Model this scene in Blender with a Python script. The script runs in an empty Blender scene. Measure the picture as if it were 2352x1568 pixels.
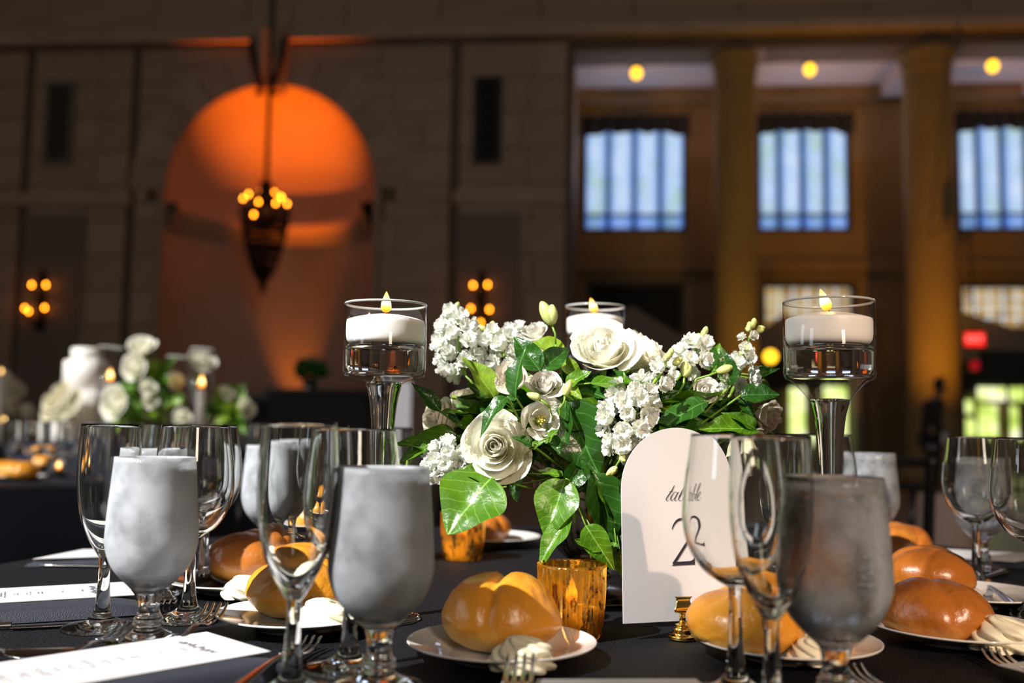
import bpy, bmesh, math, random
from math import sin, cos, tan, pi, radians, sqrt, atan2, exp
from mathutils import Vector, Matrix, noise
random.seed(7)
sc = bpy.context.scene
C = sc.collection
# ------------------------------------------------------------------ camera, world, light, exposure
FPX = 35.0 / 36.0 * 2352
TZ = 0.76                      # table top height
CAMP = Vector((0, 0, TZ + 0.195))
cam = bpy.data.cameras.new('camera')
cam.lens = 35.0; cam.sensor_width = 36.0; cam.clip_start = 0.02; cam.clip_end = 200
cam.dof.use_dof = True; cam.dof.focus_distance = 0.985; cam.dof.aperture_fstop = 3.3
cam.dof.aperture_blades = 0
camo = bpy.data.objects.new('camera', cam); C.objects.link(camo)
CR = (Matrix.Rotation(radians(90 + 4.92), 3, 'X') @ Matrix.Rotation(radians(0.88), 3, 'Z'))
camo.matrix_world = Matrix.Translation(CAMP) @ CR.to_4x4()
sc.camera = camo
sc.view_settings.view_transform = 'Standard'
sc.view_settings.look = 'None'
sc.view_settings.gamma = 1.0
sc.view_settings.use_curve_mapping = False
sc.view_settings.exposure = 0.0
cy = sc.cycles
cy.max_bounces = 14; cy.transmission_bounces = 14; cy.transparent_max_bounces = 24
cy.diffuse_bounces = 3; cy.glossy_bounces = 6
cy.caustics_refractive = False; cy.caustics_reflective = False
cy.sample_clamp_indirect = 4.0
cy.use_denoising = True
w = bpy.data.worlds.new('hall_world'); sc.world = w; w.use_nodes = True
w.node_tree.nodes['Background'].inputs[0].default_value = (0.60, 0.47, 0.38, 1)
w.node_tree.nodes['Background'].inputs[1].default_value = 0.115
def light(name, kind, loc, target, energy, col, **kw):
    l = bpy.data.lights.new(name, kind); l.energy = energy; l.color = col
    for k, v in kw.items(): setattr(l, k, v)
    o = bpy.data.objects.new(name, l); C.objects.link(o)
    o.location = loc
    d = Vector(target) - Vector(loc)
    o.rotation_euler = d.to_track_quat('-Z', 'Y').to_euler()
    return o
SUND = Vector((0.53, 0.51, -0.68)).normalized()
def beam(name, tgt, dist, rad, energy, blend=0.25, col=(1, 0.975, 0.94)):
    t = Vector(tgt)
    return light(name, 'SPOT', t - SUND * dist, t, energy, col, spot_size=2 * math.atan(rad / dist), spot_blend=blend, shadow_soft_size=0.10)
beam('sunbeam', (-0.28, 1.58, TZ), 12, 0.84, 17500, 0.10)
beam('sunbeam', (-2.5, 4.9, TZ + 0.15), 14, 2.3, 17000, 0.3)
# unseen area lights added at left for cool fill and reflections in the glassware
light('side_window', 'AREA', (-8.0, -3.5, 4.4), (0, 1, 1.0), 95, (0.82, 0.90, 1.0), shape='RECTANGLE', size=1.6, size_y=3.2)
light('side_window', 'AREA', (-8.6, 0.6, 4.4), (0, 1.2, 1.0), 70, (0.85, 0.92, 1.0), shape='RECTANGLE', size=1.4, size_y=3.0)
light('warm_spotlight', 'SPOT', (3.0, -5.8, 4.2), (0.50, 0.98, TZ + 0.08), 2300, (1.0, 0.72, 0.52), spot_size=math.radians(8.5), spot_blend=1.0, shadow_soft_size=0.06)
light('rear_window', 'AREA', (3.5, -8.0, 4.4), (0.2, 1, 1.0), 260, (1.0, 0.84, 0.66), shape='RECTANGLE', size=1.4, size_y=2.6)  # unseen warm fill added from behind to lift the right side
# ------------------------------------------------------------------ helpers
def ray(px, py):
    return (CR @ Vector(((px - 1176) / FPX, -(py - 784) / FPX, -1))).normalized()
def at(px, py, y):                      # point seen at that pixel, at forward distance y
    d = ray(px, py); return CAMP + d * (y / d.y)
def on(px, py, z=TZ):                   # point seen at that pixel, on the horizontal plane z
    d = ray(px, py); return CAMP + d * ((z - CAMP.z) / d.z)
def link(o, parent=None):
    C.objects.link(o)
    if parent is not None: o.parent = parent
    return o
def thing(name, label, cat, loc=(0, 0, 0), rotz=0.0, group=None, scale=1.0):
    o = bpy.data.objects.new(name, None); C.objects.link(o)
    o.empty_display_size = 0.05
    o.location = loc; o.rotation_euler = (0, 0, rotz); o.scale = (scale,) * 3
    o['label'] = label; o['category'] = cat
    if group: o['group'] = group
    return o
def tag(o, label, cat, group=None):
    o['label'] = label; o['category'] = cat
    if group: o['group'] = group
    return o
def struct(o): o['kind'] = 'structure'; return o
def mesh(name, vs, fs, m=None, smooth=True):
    me = bpy.data.meshes.new(name)
    me.from_pydata([tuple(v) for v in vs], [], fs)
    if smooth: me.polygons.foreach_set('use_smooth', [True] * len(me.polygons))
    if m: me.materials.append(m)
    me.update()
    return me
def ob(name, me, parent=None, loc=None, rot=None, scale=None, mat4=None):
    o = bpy.data.objects.new(name, me); link(o, parent)
    if mat4 is not None: o.matrix_local = mat4
    if loc is not None: o.location = loc
    if rot is not None: o.rotation_euler = rot
    if scale is not None: o.scale = scale
    return o
def copy_tree(o, parent=None):
    c = o.copy(); C.objects.link(c)
    if parent is not None: c.parent = parent; c.matrix_parent_inverse = o.matrix_parent_inverse.copy()
    for ch in list(o.children): copy_tree(ch, c)
    return c
def dup(o, label=None, loc=None, rotz=None, group=None, scale=None):
    c = copy_tree(o)
    if label: c['label'] = label
    if group: c['group'] = group
    if loc is not None: c.location = loc
    if rotz is not None: c.rotation_euler = (0, 0, rotz)
    if scale is not None: c.scale = (scale,) * 3
    return c
class MB:
    def __init__(s): s.v = []; s.f = []
    def add(s, vs, fs):
        b = len(s.v); s.v += [Vector(v) for v in vs]; s.f += [tuple(b + i for i in f) for f in fs]; return s
    def box(s, x0, x1, y0, y1, z0, z1):
        vs = [(x, y, z) for x in (x0, x1) for y in (y0, y1) for z in (z0, z1)]
        return s.add(vs, [(0, 1, 3, 2), (4, 6, 7, 5), (0, 4, 5, 1), (2, 3, 7, 6), (0, 2, 6, 4), (1, 5, 7, 3)])
    def grid(s, fn, nu, nv, closed_u=False):
        vs = [fn(i / nu if not closed_u else i / nu, j / nv) for j in range(nv + 1) for i in range(nu + (0 if closed_u else 1))]
        W = nu if closed_u else nu + 1
        fs = []
        for j in range(nv):
            for i in range(nu):
                a = j * W + i; b = j * W + (i + 1) % W if closed_u else a + 1
                fs.append((a, b, b + W, a + W))
        return s.add(vs, fs)
    def lathe(s, prof, n=40, rf=None, c=(0, 0)):
        rings = []
        for r, z in prof:
            if r < 1e-6:
                s.v.append(Vector((c[0], c[1], z))); rings.append([len(s.v) - 1])
            else:
                ids = []
                for i in range(n):
                    a = 2 * pi * i / n; rr = r * (rf(a, z) if rf else 1)
                    s.v.append(Vector((c[0] + rr * cos(a), c[1] + rr * sin(a), z))); ids.append(len(s.v) - 1)
                rings.append(ids)
        for A, B in zip(rings, rings[1:]):
            for i in range(n):
                j = (i + 1) % n
                if len(A) == 1 and len(B) == 1: continue
                if len(A) == 1: s.f.append((A[0], B[j], B[i]))
                elif len(B) == 1: s.f.append((A[i], A[j], B[0]))
                else: s.f.append((A[i], A[j], B[j], B[i]))
        return s
    def tube(s, pts, rad, n=8, cap=True):
        pts = [Vector(p) for p in pts]
        if not hasattr(rad, '__len__'): rad = [rad] * len(pts)
        rings = []; up = None
        for i, p in enumerate(pts):
            t = (pts[min(i + 1, len(pts) - 1)] - pts[max(i - 1, 0)]).normalized()
            if up is None: up = t.orthogonal().normalized()
            up = (up - t * up.dot(t)).normalized(); sd = t.cross(up)
            b = len(s.v)
            for k in range(n):
                a = 2 * pi * k / n
                s.v.append(p + (up * cos(a) + sd * sin(a)) * rad[i])
            rings.append(list(range(b, b + n)))
        for A, B in zip(rings, rings[1:]):
            for k in range(n): s.f.append((A[k], A[(k + 1) % n], B[(k + 1) % n], B[k]))
        if cap: s.f.append(tuple(reversed(rings[0]))); s.f.append(tuple(rings[-1]))
        return s
    def sphere(s, c, r, n=12, sz=1.0):
        m = n // 2 + 1
        prof = [(r * sin(pi * i / m) if 0 < i < m else 0, c[2] - r * sz * cos(pi * i / m)) for i in range(m + 1)]
        return s.lathe(prof, n, c=(c[0], c[1]))
    def xf(s, M, start=0):
        for i in range(start, len(s.v)): s.v[i] = M @ s.v[i]
        return s
    def mesh(s, name, m=None, smooth=True): return mesh(name, s.v, s.f, m, smooth)
    def ob(s, name, m=None, parent=None, smooth=True, **k): return ob(name, s.mesh(name, m, smooth), parent, **k)
def cr(pts, n=4):
    out = []; P = [pts[0]] + list(pts) + [pts[-1]]
    for i in range(1, len(P) - 2):
        for k in range(n):
            t = k / n; a, b, c_, d = P[i - 1], P[i], P[i + 1], P[i + 2]
            out.append(tuple(0.5 * (2 * b[j] + (c_[j] - a[j]) * t + (2 * a[j] - 5 * b[j] + 4 * c_[j] - d[j]) * t * t + (3 * b[j] - a[j] - 3 * c_[j] + d[j]) * t ** 3) for j in range(len(b))))
    out.append(tuple(pts[-1])); return out
# ------------------------------------------------------------------ materials
def nm(name):
    m = bpy.data.materials.new(name); m.use_nodes = True
    nt = m.node_tree; nt.nodes.clear()
    out = nt.nodes.new('ShaderNodeOutputMaterial')
    return m, nt, out
def N(nt, t, **kw):
    n = nt.nodes.new('ShaderNode' + t)
    for k, v in kw.items():
        if k.startswith('i_'):
            key = k[2:].replace('_', ' ')
            n.inputs[int(key) if key.isdigit() else key].default_value = v
        else: setattr(n, k, v)
    return n
def ramp(nt, stops, fac=None):
    r = N(nt, 'ValToRGB'); cr_ = r.color_ramp
    while len(cr_.elements) < len(stops): cr_.elements.new(0.5)
    for e, (p, c) in zip(cr_.elements, stops): e.position = p; e.color = (*c, 1) if len(c) == 3 else c
    if fac is not None: nt.links.new(fac, r.inputs[0])
    return r
def pmat(name, col, rough=0.5, metal=0.0, col2=None, scale=20, bump=0.0, bscale=None, stretch=None, spec=0.5, detail=4, sheen=0.0, coat=0.0, sss=0.0):
    m, nt, out = nm(name); L = nt.links.new
    p = N(nt, 'BsdfPrincipled'); L(p.outputs[0], out.inputs[0])
    p.inputs['Base Color'].default_value = (*col, 1); p.inputs['Roughness'].default_value = rough
    p.inputs['Metallic'].default_value = metal; p.inputs['Specular IOR Level'].default_value = spec
    p.inputs['Sheen Weight'].default_value = sheen; p.inputs['Coat Weight'].default_value = coat
    tc = N(nt, 'TexCoord'); mp = N(nt, 'Mapping'); L(tc.outputs['Object'], mp.inputs[0])
    if stretch: mp.inputs['Scale'].default_value = stretch
    if col2:
        n = N(nt, 'TexNoise'); n.inputs['Scale'].default_value = scale; n.inputs['Detail'].default_value = detail; L(mp.outputs[0], n.inputs[0])
        r = ramp(nt, [(0.32, col), (0.68, col2)], n.outputs[0]); L(r.outputs[0], p.inputs['Base Color'])
    if bump:
        n = N(nt, 'TexNoise'); n.inputs['Scale'].default_value = bscale or scale; n.inputs['Detail'].default_value = 3; L(mp.outputs[0], n.inputs[0])
        b = N(nt, 'Bump'); b.inputs['Strength'].default_value = 1.0; b.inputs['Distance'].default_value = bump; L(n.outputs[0], b.inputs['Height']); L(b.outputs[0], p.inputs['Normal'])
    if sss:
        p.inputs['Subsurface Weight'].default_value = sss; p.inputs['Subsurface Radius'].default_value = (0.02, 0.015, 0.01); p.inputs['Subsurface Scale'].default_value = 0.5
    return m
def emat(name, col, s):
    m, nt, out = nm(name); e = N(nt, 'Emission'); e.inputs[0].default_value = (*col, 1); e.inputs[1].default_value = s
    nt.links.new(e.outputs[0], out.inputs[0]); return m
def glassmat(name, ior=1.48, rough=0.0, col=(0.985, 0.99, 0.985)):
    m, nt, out = nm(name); g = N(nt, 'BsdfGlass'); g.inputs['Color'].default_value = (*col, 1); g.inputs['Roughness'].default_value = rough; g.inputs['IOR'].default_value = ior
    nt.links.new(g.outputs[0], out.inputs[0]); return m
def thinglass(name, tint=(0.985, 0.985, 0.98), edge=0.55):
    m, nt, out = nm(name); L = nt.links.new
    t = N(nt, 'BsdfTransparent'); g = N(nt, 'BsdfGlossy'); g.inputs['Roughness'].default_value = 0.0
    lw = N(nt, 'LayerWeight'); lw.inputs[0].default_value = 0.5
    r = ramp(nt, [(0.0, tint), (0.85, tint), (0.99, (edge, edge * 1.02, edge * 0.95))], lw.outputs['Facing']); L(r.outputs[0], t.inputs[0])
    lf = N(nt, 'LayerWeight'); lf.inputs[0].default_value = 0.5
    pw = N(nt, 'Math', operation='POWER'); pw.inputs[1].default_value = 5; L(lf.outputs['Facing'], pw.inputs[0])
    f = N(nt, 'Math', operation='MULTIPLY_ADD'); f.inputs[1].default_value = 0.85; f.inputs[2].default_value = 0.04; L(pw.outputs[0], f.inputs[0])
    mx = N(nt, 'MixShader'); L(f.outputs[0], mx.inputs[0]); L(t.outputs[0], mx.inputs[1]); L(g.outputs[0], mx.inputs[2]); L(mx.outputs[0], out.inputs[0])
    return m
M = {}
M['glass'] = glassmat('clear_glass')
M['bowlglass'] = M['glass']
M['water'] = glassmat('water', 1.33, 0, (0.99, 0.99, 0.985))
M['thin'] = thinglass('holder_glass')
M['metal'] = pmat('polished_steel', (0.62, 0.60, 0.58), 0.13, 1.0)
M['gold'] = pmat('polished_gold', (0.95, 0.66, 0.18), 0.12, 1.0, bump=0.0001, bscale=80)
M['paper'] = pmat('matte_card', (0.55, 0.54, 0.545), 0.55, bump=0.00004, bscale=900)
M['ink'] = pmat('black_ink', (0.008, 0.008, 0.02), 0.5)
M['greyink'] = pmat('grey_ink', (0.10, 0.10, 0.13), 0.6)
M['china'] = pmat('white_china', (0.80, 0.775, 0.75), 0.12, spec=0.6, coat=0.3)
M['wax'] = pmat('white_wax', (0.86, 0.84, 0.81), 0.45, sss=0.3)
M['wick'] = pmat('charred_wick', (0.02, 0.015, 0.01), 0.9)
M['napkin'] = pmat('navy_napkin', (0.004, 0.005, 0.014), 0.62, col2=(0.014, 0.018, 0.036), scale=900, bump=0.0008, bscale=900, sheen=0.04)
M['butter'] = pmat('whipped_butter', (0.88, 0.81, 0.58), 0.42, col2=(0.92, 0.87, 0.68), scale=120, bump=0.0003, bscale=300)
M['black'] = pmat('black_lacquer', (0.006, 0.006, 0.007), 0.28)
M['blackcloth'] = pmat('black_fabric', (0.008, 0.008, 0.010), 0.8)
M['stem'] = pmat('green_stem', (0.16, 0.30, 0.03), 0.45)
M['bud'] = pmat('green_bud', (0.38, 0.48, 0.10), 0.45, col2=(0.60, 0.62, 0.28), scale=60)
def cloth(name, a, b):
    m, nt, out = nm(name); L = nt.links.new
    p = N(nt, 'BsdfPrincipled'); L(p.outputs[0], out.inputs[0])
    tc = N(nt, 'TexCoord')
    mp = N(nt, 'Mapping'); mp.inputs['Rotation'].default_value = (0, 0, 0.6); mp.inputs['Scale'].default_value = (900, 350, 900); L(tc.outputs['Object'], mp.inputs[0])
    n = N(nt, 'TexNoise'); n.inputs['Scale'].default_value = 1.0; n.inputs['Detail'].default_value = 3; L(mp.outputs[0], n.inputs[0])
    r = ramp(nt, [(0.46, a), (0.74, b)], n.outputs[0]); L(r.outputs[0], p.inputs['Base Color'])
    p.inputs['Roughness'].default_value = 0.6; p.inputs['Specular IOR Level'].default_value = 0.16
    b_ = N(nt, 'Bump'); b_.inputs['Distance'].default_value = 0.0016; b_.inputs['Strength'].default_value = 1.0; L(n.outputs[0], b_.inputs['Height']); L(b_.outputs[0], p.inputs['Normal'])
    return m
M['cloth'] = cloth('charcoal_satin', (0.001, 0.001, 0.002), (0.030, 0.030, 0.036))
M['navy'] = cloth('navy_satin', (0.010, 0.013, 0.026), (0.030, 0.038, 0.066))
def petalmat(name, col, base, sh=0.35):
    m, nt, out = nm(name); L = nt.links.new
    tc = N(nt, 'TexCoord'); sep = N(nt, 'SeparateXYZ'); L(tc.outputs['Object'], sep.inputs[0])
    r = ramp(nt, [(0.0, base), (0.8, col)], sep.outputs['Z'])
    n = N(nt, 'TexNoise'); n.inputs['Scale'].default_value = 6; n.inputs['Detail'].default_value = 3; L(tc.outputs['Object'], n.inputs[0])
    b = N(nt, 'Bump'); b.inputs['Distance'].default_value = 0.006; b.inputs['Strength'].default_value = 0.5; L(n.outputs[0], b.inputs['Height'])
    d = N(nt, 'BsdfPrincipled'); d.inputs['Roughness'].default_value = 0.55; L(r.outputs[0], d.inputs['Base Color']); L(b.outputs[0], d.inputs['Normal'])
    t = N(nt, 'BsdfTranslucent'); L(r.outputs[0], t.inputs[0])
    mx = N(nt, 'MixShader'); mx.inputs[0].default_value = sh; L(d.outputs[0], mx.inputs[1]); L(t.outputs[0], mx.inputs[2]); L(mx.outputs[0], out.inputs[0])
    return m
M['rose'] = petalmat('white_rose_petal', (0.90, 0.89, 0.80), (0.84, 0.82, 0.50))
M['cream'] = petalmat('cream_rose_petal', (0.86, 0.83, 0.68), (0.78, 0.72, 0.42))
M['lisi'] = petalmat('white_petal', (0.87, 0.85, 0.80), (0.78, 0.76, 0.58))
M['stock'] = petalmat('pure_white_petal', (0.88, 0.88, 0.87), (0.83, 0.86, 0.74))
M['blush'] = petalmat('blush_petal', (0.84, 0.74, 0.66), (0.74, 0.68, 0.45))
def leafmat(name, a, b, vein, rough=0.33, tr=0.25):
    m, nt, out = nm(name); L = nt.links.new
    tc = N(nt, 'TexCoord'); sep = N(nt, 'SeparateXYZ'); L(tc.outputs['Object'], sep.inputs[0])
    ab = N(nt, 'Math', operation='ABSOLUTE'); L(sep.outputs['Y'], ab.inputs[0])
    mid = N(nt, 'MapRange'); mid.inputs[1].default_value = 0.006; mid.inputs[2].default_value = 0.016; mid.inputs[3].default_value = 1; mid.inputs[4].default_value = 0; L(ab.outputs[0], mid.inputs[0])
    m1 = N(nt, 'Math', operation='MULTIPLY'); m1.inputs[1].default_value = 0.9; L(ab.outputs[0], m1.inputs[0])
    nz = N(nt, 'TexNoise'); nz.inputs['Scale'].default_value = 4; L(tc.outputs['Object'], nz.inputs[0])
    m0 = N(nt, 'Math', operation='MULTIPLY'); m0.inputs[1].default_value = 0.12; L(nz.outputs[0], m0.inputs[0])
    m2 = N(nt, 'Math', operation='SUBTRACT'); L(sep.outputs['X'], m2.inputs[0]); L(m1.outputs[0], m2.inputs[1])
    m2b = N(nt, 'Math', operation='ADD'); L(m2.outputs[0], m2b.inputs[0]); L(m0.outputs[0], m2b.inputs[1])
    m3 = N(nt, 'Math', operation='MULTIPLY'); m3.inputs[1].default_value = 6.0; L(m2b.outputs[0], m3.inputs[0])
    m4 = N(nt, 'Math', operation='PINGPONG'); m4.inputs[1].default_value = 0.5; L(m3.outputs[0], m4.inputs[0])
    sv = N(nt, 'MapRange'); sv.inputs[1].default_value = 0.0; sv.inputs[2].default_value = 0.09; sv.inputs[3].default_value = 0.55; sv.inputs[4].default_value = 0; L(m4.outputs[0], sv.inputs[0])
    mxx = N(nt, 'Math', operation='MAXIMUM'); L(mid.outputs[0], mxx.inputs[0]); L(sv.outputs[0], mxx.inputs[1])
    n = N(nt, 'TexNoise'); n.inputs['Scale'].default_value = 3; n.inputs['Detail'].default_value = 4; L(tc.outputs['Object'], n.inputs[0])
    r = ramp(nt, [(0.3, a), (0.7, b)], n.outputs[0])
    mc = N(nt, 'MixRGB'); L(mxx.outputs[0], mc.inputs[0]); L(r.outputs[0], mc.inputs[1]); mc.inputs[2].default_value = (*vein, 1)
    p = N(nt, 'BsdfPrincipled'); p.inputs['Roughness'].default_value = rough; L(mc.outputs[0], p.inputs['Base Color'])
    b_ = N(nt, 'Bump'); b_.inputs['Distance'].default_value = 0.012; b_.inputs['Strength'].default_value = 0.7; b_.invert = True; b_.inputs['Distance'].default_value = 0.004; L(n.outputs[0], b_.inputs['Height']); L(b_.outputs[0], p.inputs['Normal'])
    t = N(nt, 'BsdfTranslucent'); L(mc.outputs[0], t.inputs[0])
    mx = N(nt, 'MixShader'); mx.inputs[0].default_value = tr; L(p.outputs[0], mx.inputs[1]); L(t.outputs[0], mx.inputs[2]); L(mx.outputs[0], out.inputs[0])
    return m
M['leafd'] = leafmat('dark_leaf', (0.014, 0.060, 0.006), (0.028, 0.105, 0.010), (0.07, 0.19, 0.04), 0.27)
M['leafm'] = leafmat('mid_leaf', (0.038, 0.125, 0.003), (0.080, 0.195, 0.005), (0.20, 0.36, 0.05), 0.33)
M['leafl'] = leafmat('yellow_green_leaf', (0.12, 0.24, 0.010), (0.22, 0.34, 0.020), (0.30, 0.42, 0.06), 0.42)
def rollmat(name, lo, mid, hi):
    m, nt, out = nm(name); L = nt.links.new
    tc = N(nt, 'TexCoord'); sep = N(nt, 'SeparateXYZ'); L(tc.outputs['Object'], sep.inputs[0])
    n = N(nt, 'TexNoise'); n.inputs['Scale'].default_value = 28; n.inputs['Detail'].default_value = 5; L(tc.outputs['Object'], n.inputs[0])
    z = N(nt, 'MapRange'); z.inputs[1].default_value = 0.0; z.inputs[2].default_value = 0.07; L(sep.outputs['Z'], z.inputs[0])
    a = N(nt, 'Math', operation='MULTIPLY_ADD'); a.inputs[1].default_value = 0.9; a.inputs[2].default_value = -0.45; L(n.outputs[0], a.inputs[0])
    s = N(nt, 'Math', operation='ADD'); L(z.outputs[0], s.inputs[0]); L(a.outputs[0], s.inputs[1])
    r = ramp(nt, [(0.0, lo), (0.28, mid), (0.62, mid), (1.0, hi)], s.outputs[0])
    p = N(nt, 'BsdfPrincipled'); p.inputs['Roughness'].default_value = 0.34; L(r.outputs[0], p.inputs['Base Color'])
    p.inputs['Specular IOR Level'].default_value = 0.5; p.inputs['Coat Weight'].default_value = 0.35; p.inputs['Coat Roughness'].default_value = 0.28
    n2 = N(nt, 'TexNoise'); n2.inputs['Scale'].default_value = 90; n2.inputs['Detail'].default_value = 4; L(tc.outputs['Object'], n2.inputs[0])
    b_ = N(nt, 'Bump'); b_.inputs['Distance'].default_value = 0.0022; b_.inputs['Strength'].default_value = 0.9; L(n2.outputs[0], b_.inputs['Height']); L(b_.outputs[0], p.inputs['Normal'])
    L(p.outputs[0], out.inputs[0]); return m
M['roll'] = rollmat('golden_bread_crust', (0.86, 0.56, 0.14), (0.74, 0.30, 0.022), (0.40, 0.095, 0.008))
M['rolld'] = rollmat('brown_bread_crust', (0.56, 0.26, 0.05), (0.40, 0.125, 0.014), (0.17, 0.034, 0.006))
def frostmat(name, lo=0.26, hi=0.72, rgh=0.30):
    m, nt, out = nm(name); L = nt.links.new
    tc = N(nt, 'TexCoord')
    n = N(nt, 'TexNoise'); n.inputs['Scale'].default_value = 26; n.inputs['Detail'].default_value = 3; L(tc.outputs['Object'], n.inputs[0])
    r = ramp(nt, [(0.34, (lo,) * 3), (0.58, (hi,) * 3)], n.outputs[0])
    v = N(nt, 'TexVoronoi'); v.inputs['Scale'].default_value = 420; L(tc.outputs['Object'], v.inputs[0])
    n3 = N(nt, 'TexNoise'); n3.inputs['Scale'].default_value = 30; L(tc.outputs['Object'], n3.inputs[0])
    drop = N(nt, 'Math', operation='LESS_THAN'); drop.inputs[1].default_value = 0.14; L(v.outputs['Distance'], drop.inputs[0])
    gate = N(nt, 'Math', operation='GREATER_THAN'); gate.inputs[1].default_value = 0.58; L(n3.outputs[0], gate.inputs[0])
    dg = N(nt, 'Math', operation='MULTIPLY'); L(drop.outputs[0], dg.inputs[0]); L(gate.outputs[0], dg.inputs[1])
    g = N(nt, 'BsdfGlass'); g.inputs['IOR'].default_value = 1.33; g.inputs['Color'].default_value = (0.95, 0.96, 0.97, 1)
    rr = N(nt, 'Math', operation='MULTIPLY_ADD'); rr.inputs[1].default_value = -rgh * 0.85; rr.inputs[2].default_value = rgh; L(dg.outputs[0], rr.inputs[0]); L(rr.outputs[0], g.inputs['Roughness'])
    d = N(nt, 'BsdfDiffuse'); d.inputs[0].default_value = (0.78, 0.82, 0.88, 1)
    t = N(nt, 'BsdfTranslucent'); t.inputs[0].default_value = (0.86, 0.88, 0.90, 1)
    m1 = N(nt, 'MixShader'); m1.inputs[0].default_value = 0.45; L(d.outputs[0], m1.inputs[1]); L(t.outputs[0], m1.inputs[2])
    f = N(nt, 'Math', operation='MULTIPLY_ADD'); f.inputs[1].default_value = -0.30; L(dg.outputs[0], f.inputs[0]); L(r.outputs[0], f.inputs[2])
    fc = N(nt, 'Clamp'); L(f.outputs[0], fc.inputs[0])
    sp = N(nt, 'SeparateXYZ'); L(tc.outputs['Object'], sp.inputs[0])
    zf = N(nt, 'MapRange'); zf.inputs[1].default_value = 0.046; zf.inputs[2].default_value = 0.064; L(sp.outputs['Z'], zf.inputs[0])
    fz = N(nt, 'Math', operation='MULTIPLY'); L(fc.outputs[0], fz.inputs[0]); L(zf.outputs[0], fz.inputs[1])
    rz = N(nt, 'Math', operation='MULTIPLY'); L(rr.outputs[0], rz.inputs[0]); L(zf.outputs[0], rz.inputs[1]); L(rz.outputs[0], g.inputs['Roughness'])
    m2 = N(nt, 'MixShader'); L(fz.outputs[0], m2.inputs[0]); L(g.outputs[0], m2.inputs[1]); L(m1.outputs[0], m2.inputs[2])
    b_ = N(nt, 'Bump'); b_.inputs['Distance'].default_value = 0.0006; L(v.outputs['Distance'], b_.inputs['Height']); b_.inputs['Strength'].default_value = 0.5; L(b_.outputs[0], g.inputs['Normal'])
    L(m2.outputs[0], out.inputs[0]); return m
M['frost'] = frostmat('condensed_glass')
M['mist'] = frostmat('misted_glass', 0.06, 0.40, 0.10)
def mercury(name, met, amb, cover):
    m, nt, out = nm(name); L = nt.links.new
    tc = N(nt, 'TexCoord'); mp = N(nt, 'Mapping'); mp.inputs['Scale'].default_value = (1, 1, 0.45); L(tc.outputs['Object'], mp.inputs[0])
    n = N(nt, 'TexNoise'); n.inputs['Scale'].default_value = 85; n.inputs['Detail'].default_value = 5; n.inputs['Roughness'].default_value = 0.7; L(mp.outputs[0], n.inputs[0])
    r = ramp(nt, [(cover - 0.03, (0, 0, 0)), (cover + 0.03, (1, 1, 1))], n.outputs[0])
    g = N(nt, 'BsdfPrincipled'); g.inputs['Base Color'].default_value = (*met, 1); g.inputs['Metallic'].default_value = 1; g.inputs['Roughness'].default_value = 0.22
    t = N(nt, 'BsdfTranslucent'); t.inputs[0].default_value = (*amb, 1)
    tr = N(nt, 'BsdfTransparent'); tr.inputs[0].default_value = (amb[0], amb[1] * 0.8, amb[2] * 0.5, 1)
    gl = N(nt, 'BsdfGlossy'); gl.inputs[0].default_value = (1, 0.85, 0.5, 1); gl.inputs['Roughness'].default_value = 0.1
    m1 = N(nt, 'MixShader'); m1.inputs[0].default_value = 0.28; L(t.outputs[0], m1.inputs[1]); L(tr.outputs[0], m1.inputs[2])
    m2 = N(nt, 'MixShader'); m2.inputs[0].default_value = 0.12; L(m1.outputs[0], m2.inputs[1]); L(gl.outputs[0], m2.inputs[2])
    m3 = N(nt, 'MixShader'); L(r.outputs[0], m3.inputs[0]); L(m2.outputs[0], m3.inputs[1]); L(g.outputs[0], m3.inputs[2])
    L(m3.outputs[0], out.inputs[0]); return m
M['votive'] = mercury('gold_mercury_glass', (0.72, 0.42, 0.10), (1.0, 0.60, 0.10), 0.545)
M['vase'] = mercury('aged_mercury_glass', (0.34, 0.27, 0.18), (0.20, 0.13, 0.05), 0.42)
def flamemat():
    m, nt, out = nm('candle_flame'); L = nt.links.new
    tc = N(nt, 'TexCoord'); sep = N(nt, 'SeparateXYZ'); L(tc.outputs['Object'], sep.inputs[0])
    r = ramp(nt, [(0.0, (0.35, 0.07, 0.004)), (0.22, (0.8, 0.26, 0.02)), (0.50, (1.0, 0.75, 0.32)), (0.72, (0.9, 0.5, 0.12)), (1.0, (0.4, 0.13, 0.01))], sep.outputs['Z'])
    e = N(nt, 'Emission'); L(r.outputs[0], e.inputs[0]); e.inputs[1].default_value = 5.0
    L(e.outputs[0], out.inputs[0]); return m
M['flame'] = flamemat()
# stone, floor
def stonemat(name, a, b, sc_=1.2, bump=0.01):
    return pmat(name, a, 0.85, col2=b, scale=sc_, bump=bump, bscale=6, detail=6)
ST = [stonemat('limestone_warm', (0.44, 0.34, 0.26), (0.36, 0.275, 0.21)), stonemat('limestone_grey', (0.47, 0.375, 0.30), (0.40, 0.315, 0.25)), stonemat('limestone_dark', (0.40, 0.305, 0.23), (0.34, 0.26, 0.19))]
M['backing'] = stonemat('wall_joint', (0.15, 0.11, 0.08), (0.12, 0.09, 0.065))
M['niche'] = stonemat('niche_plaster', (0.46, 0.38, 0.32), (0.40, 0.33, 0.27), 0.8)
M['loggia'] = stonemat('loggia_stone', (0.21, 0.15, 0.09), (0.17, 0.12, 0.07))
M['ceil'] = pmat('loggia_plaster', (0.45, 0.40, 0.44), 0.9)
M['floor'] = pmat('hall_floor', (0.20, 0.12, 0.06), 0.35, col2=(0.14, 0.08, 0.04), scale=1.5, stretch=(1, 6, 1))
M['iron'] = pmat('dark_iron', (0.02, 0.016, 0.014), 0.5, 0.6)
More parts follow.
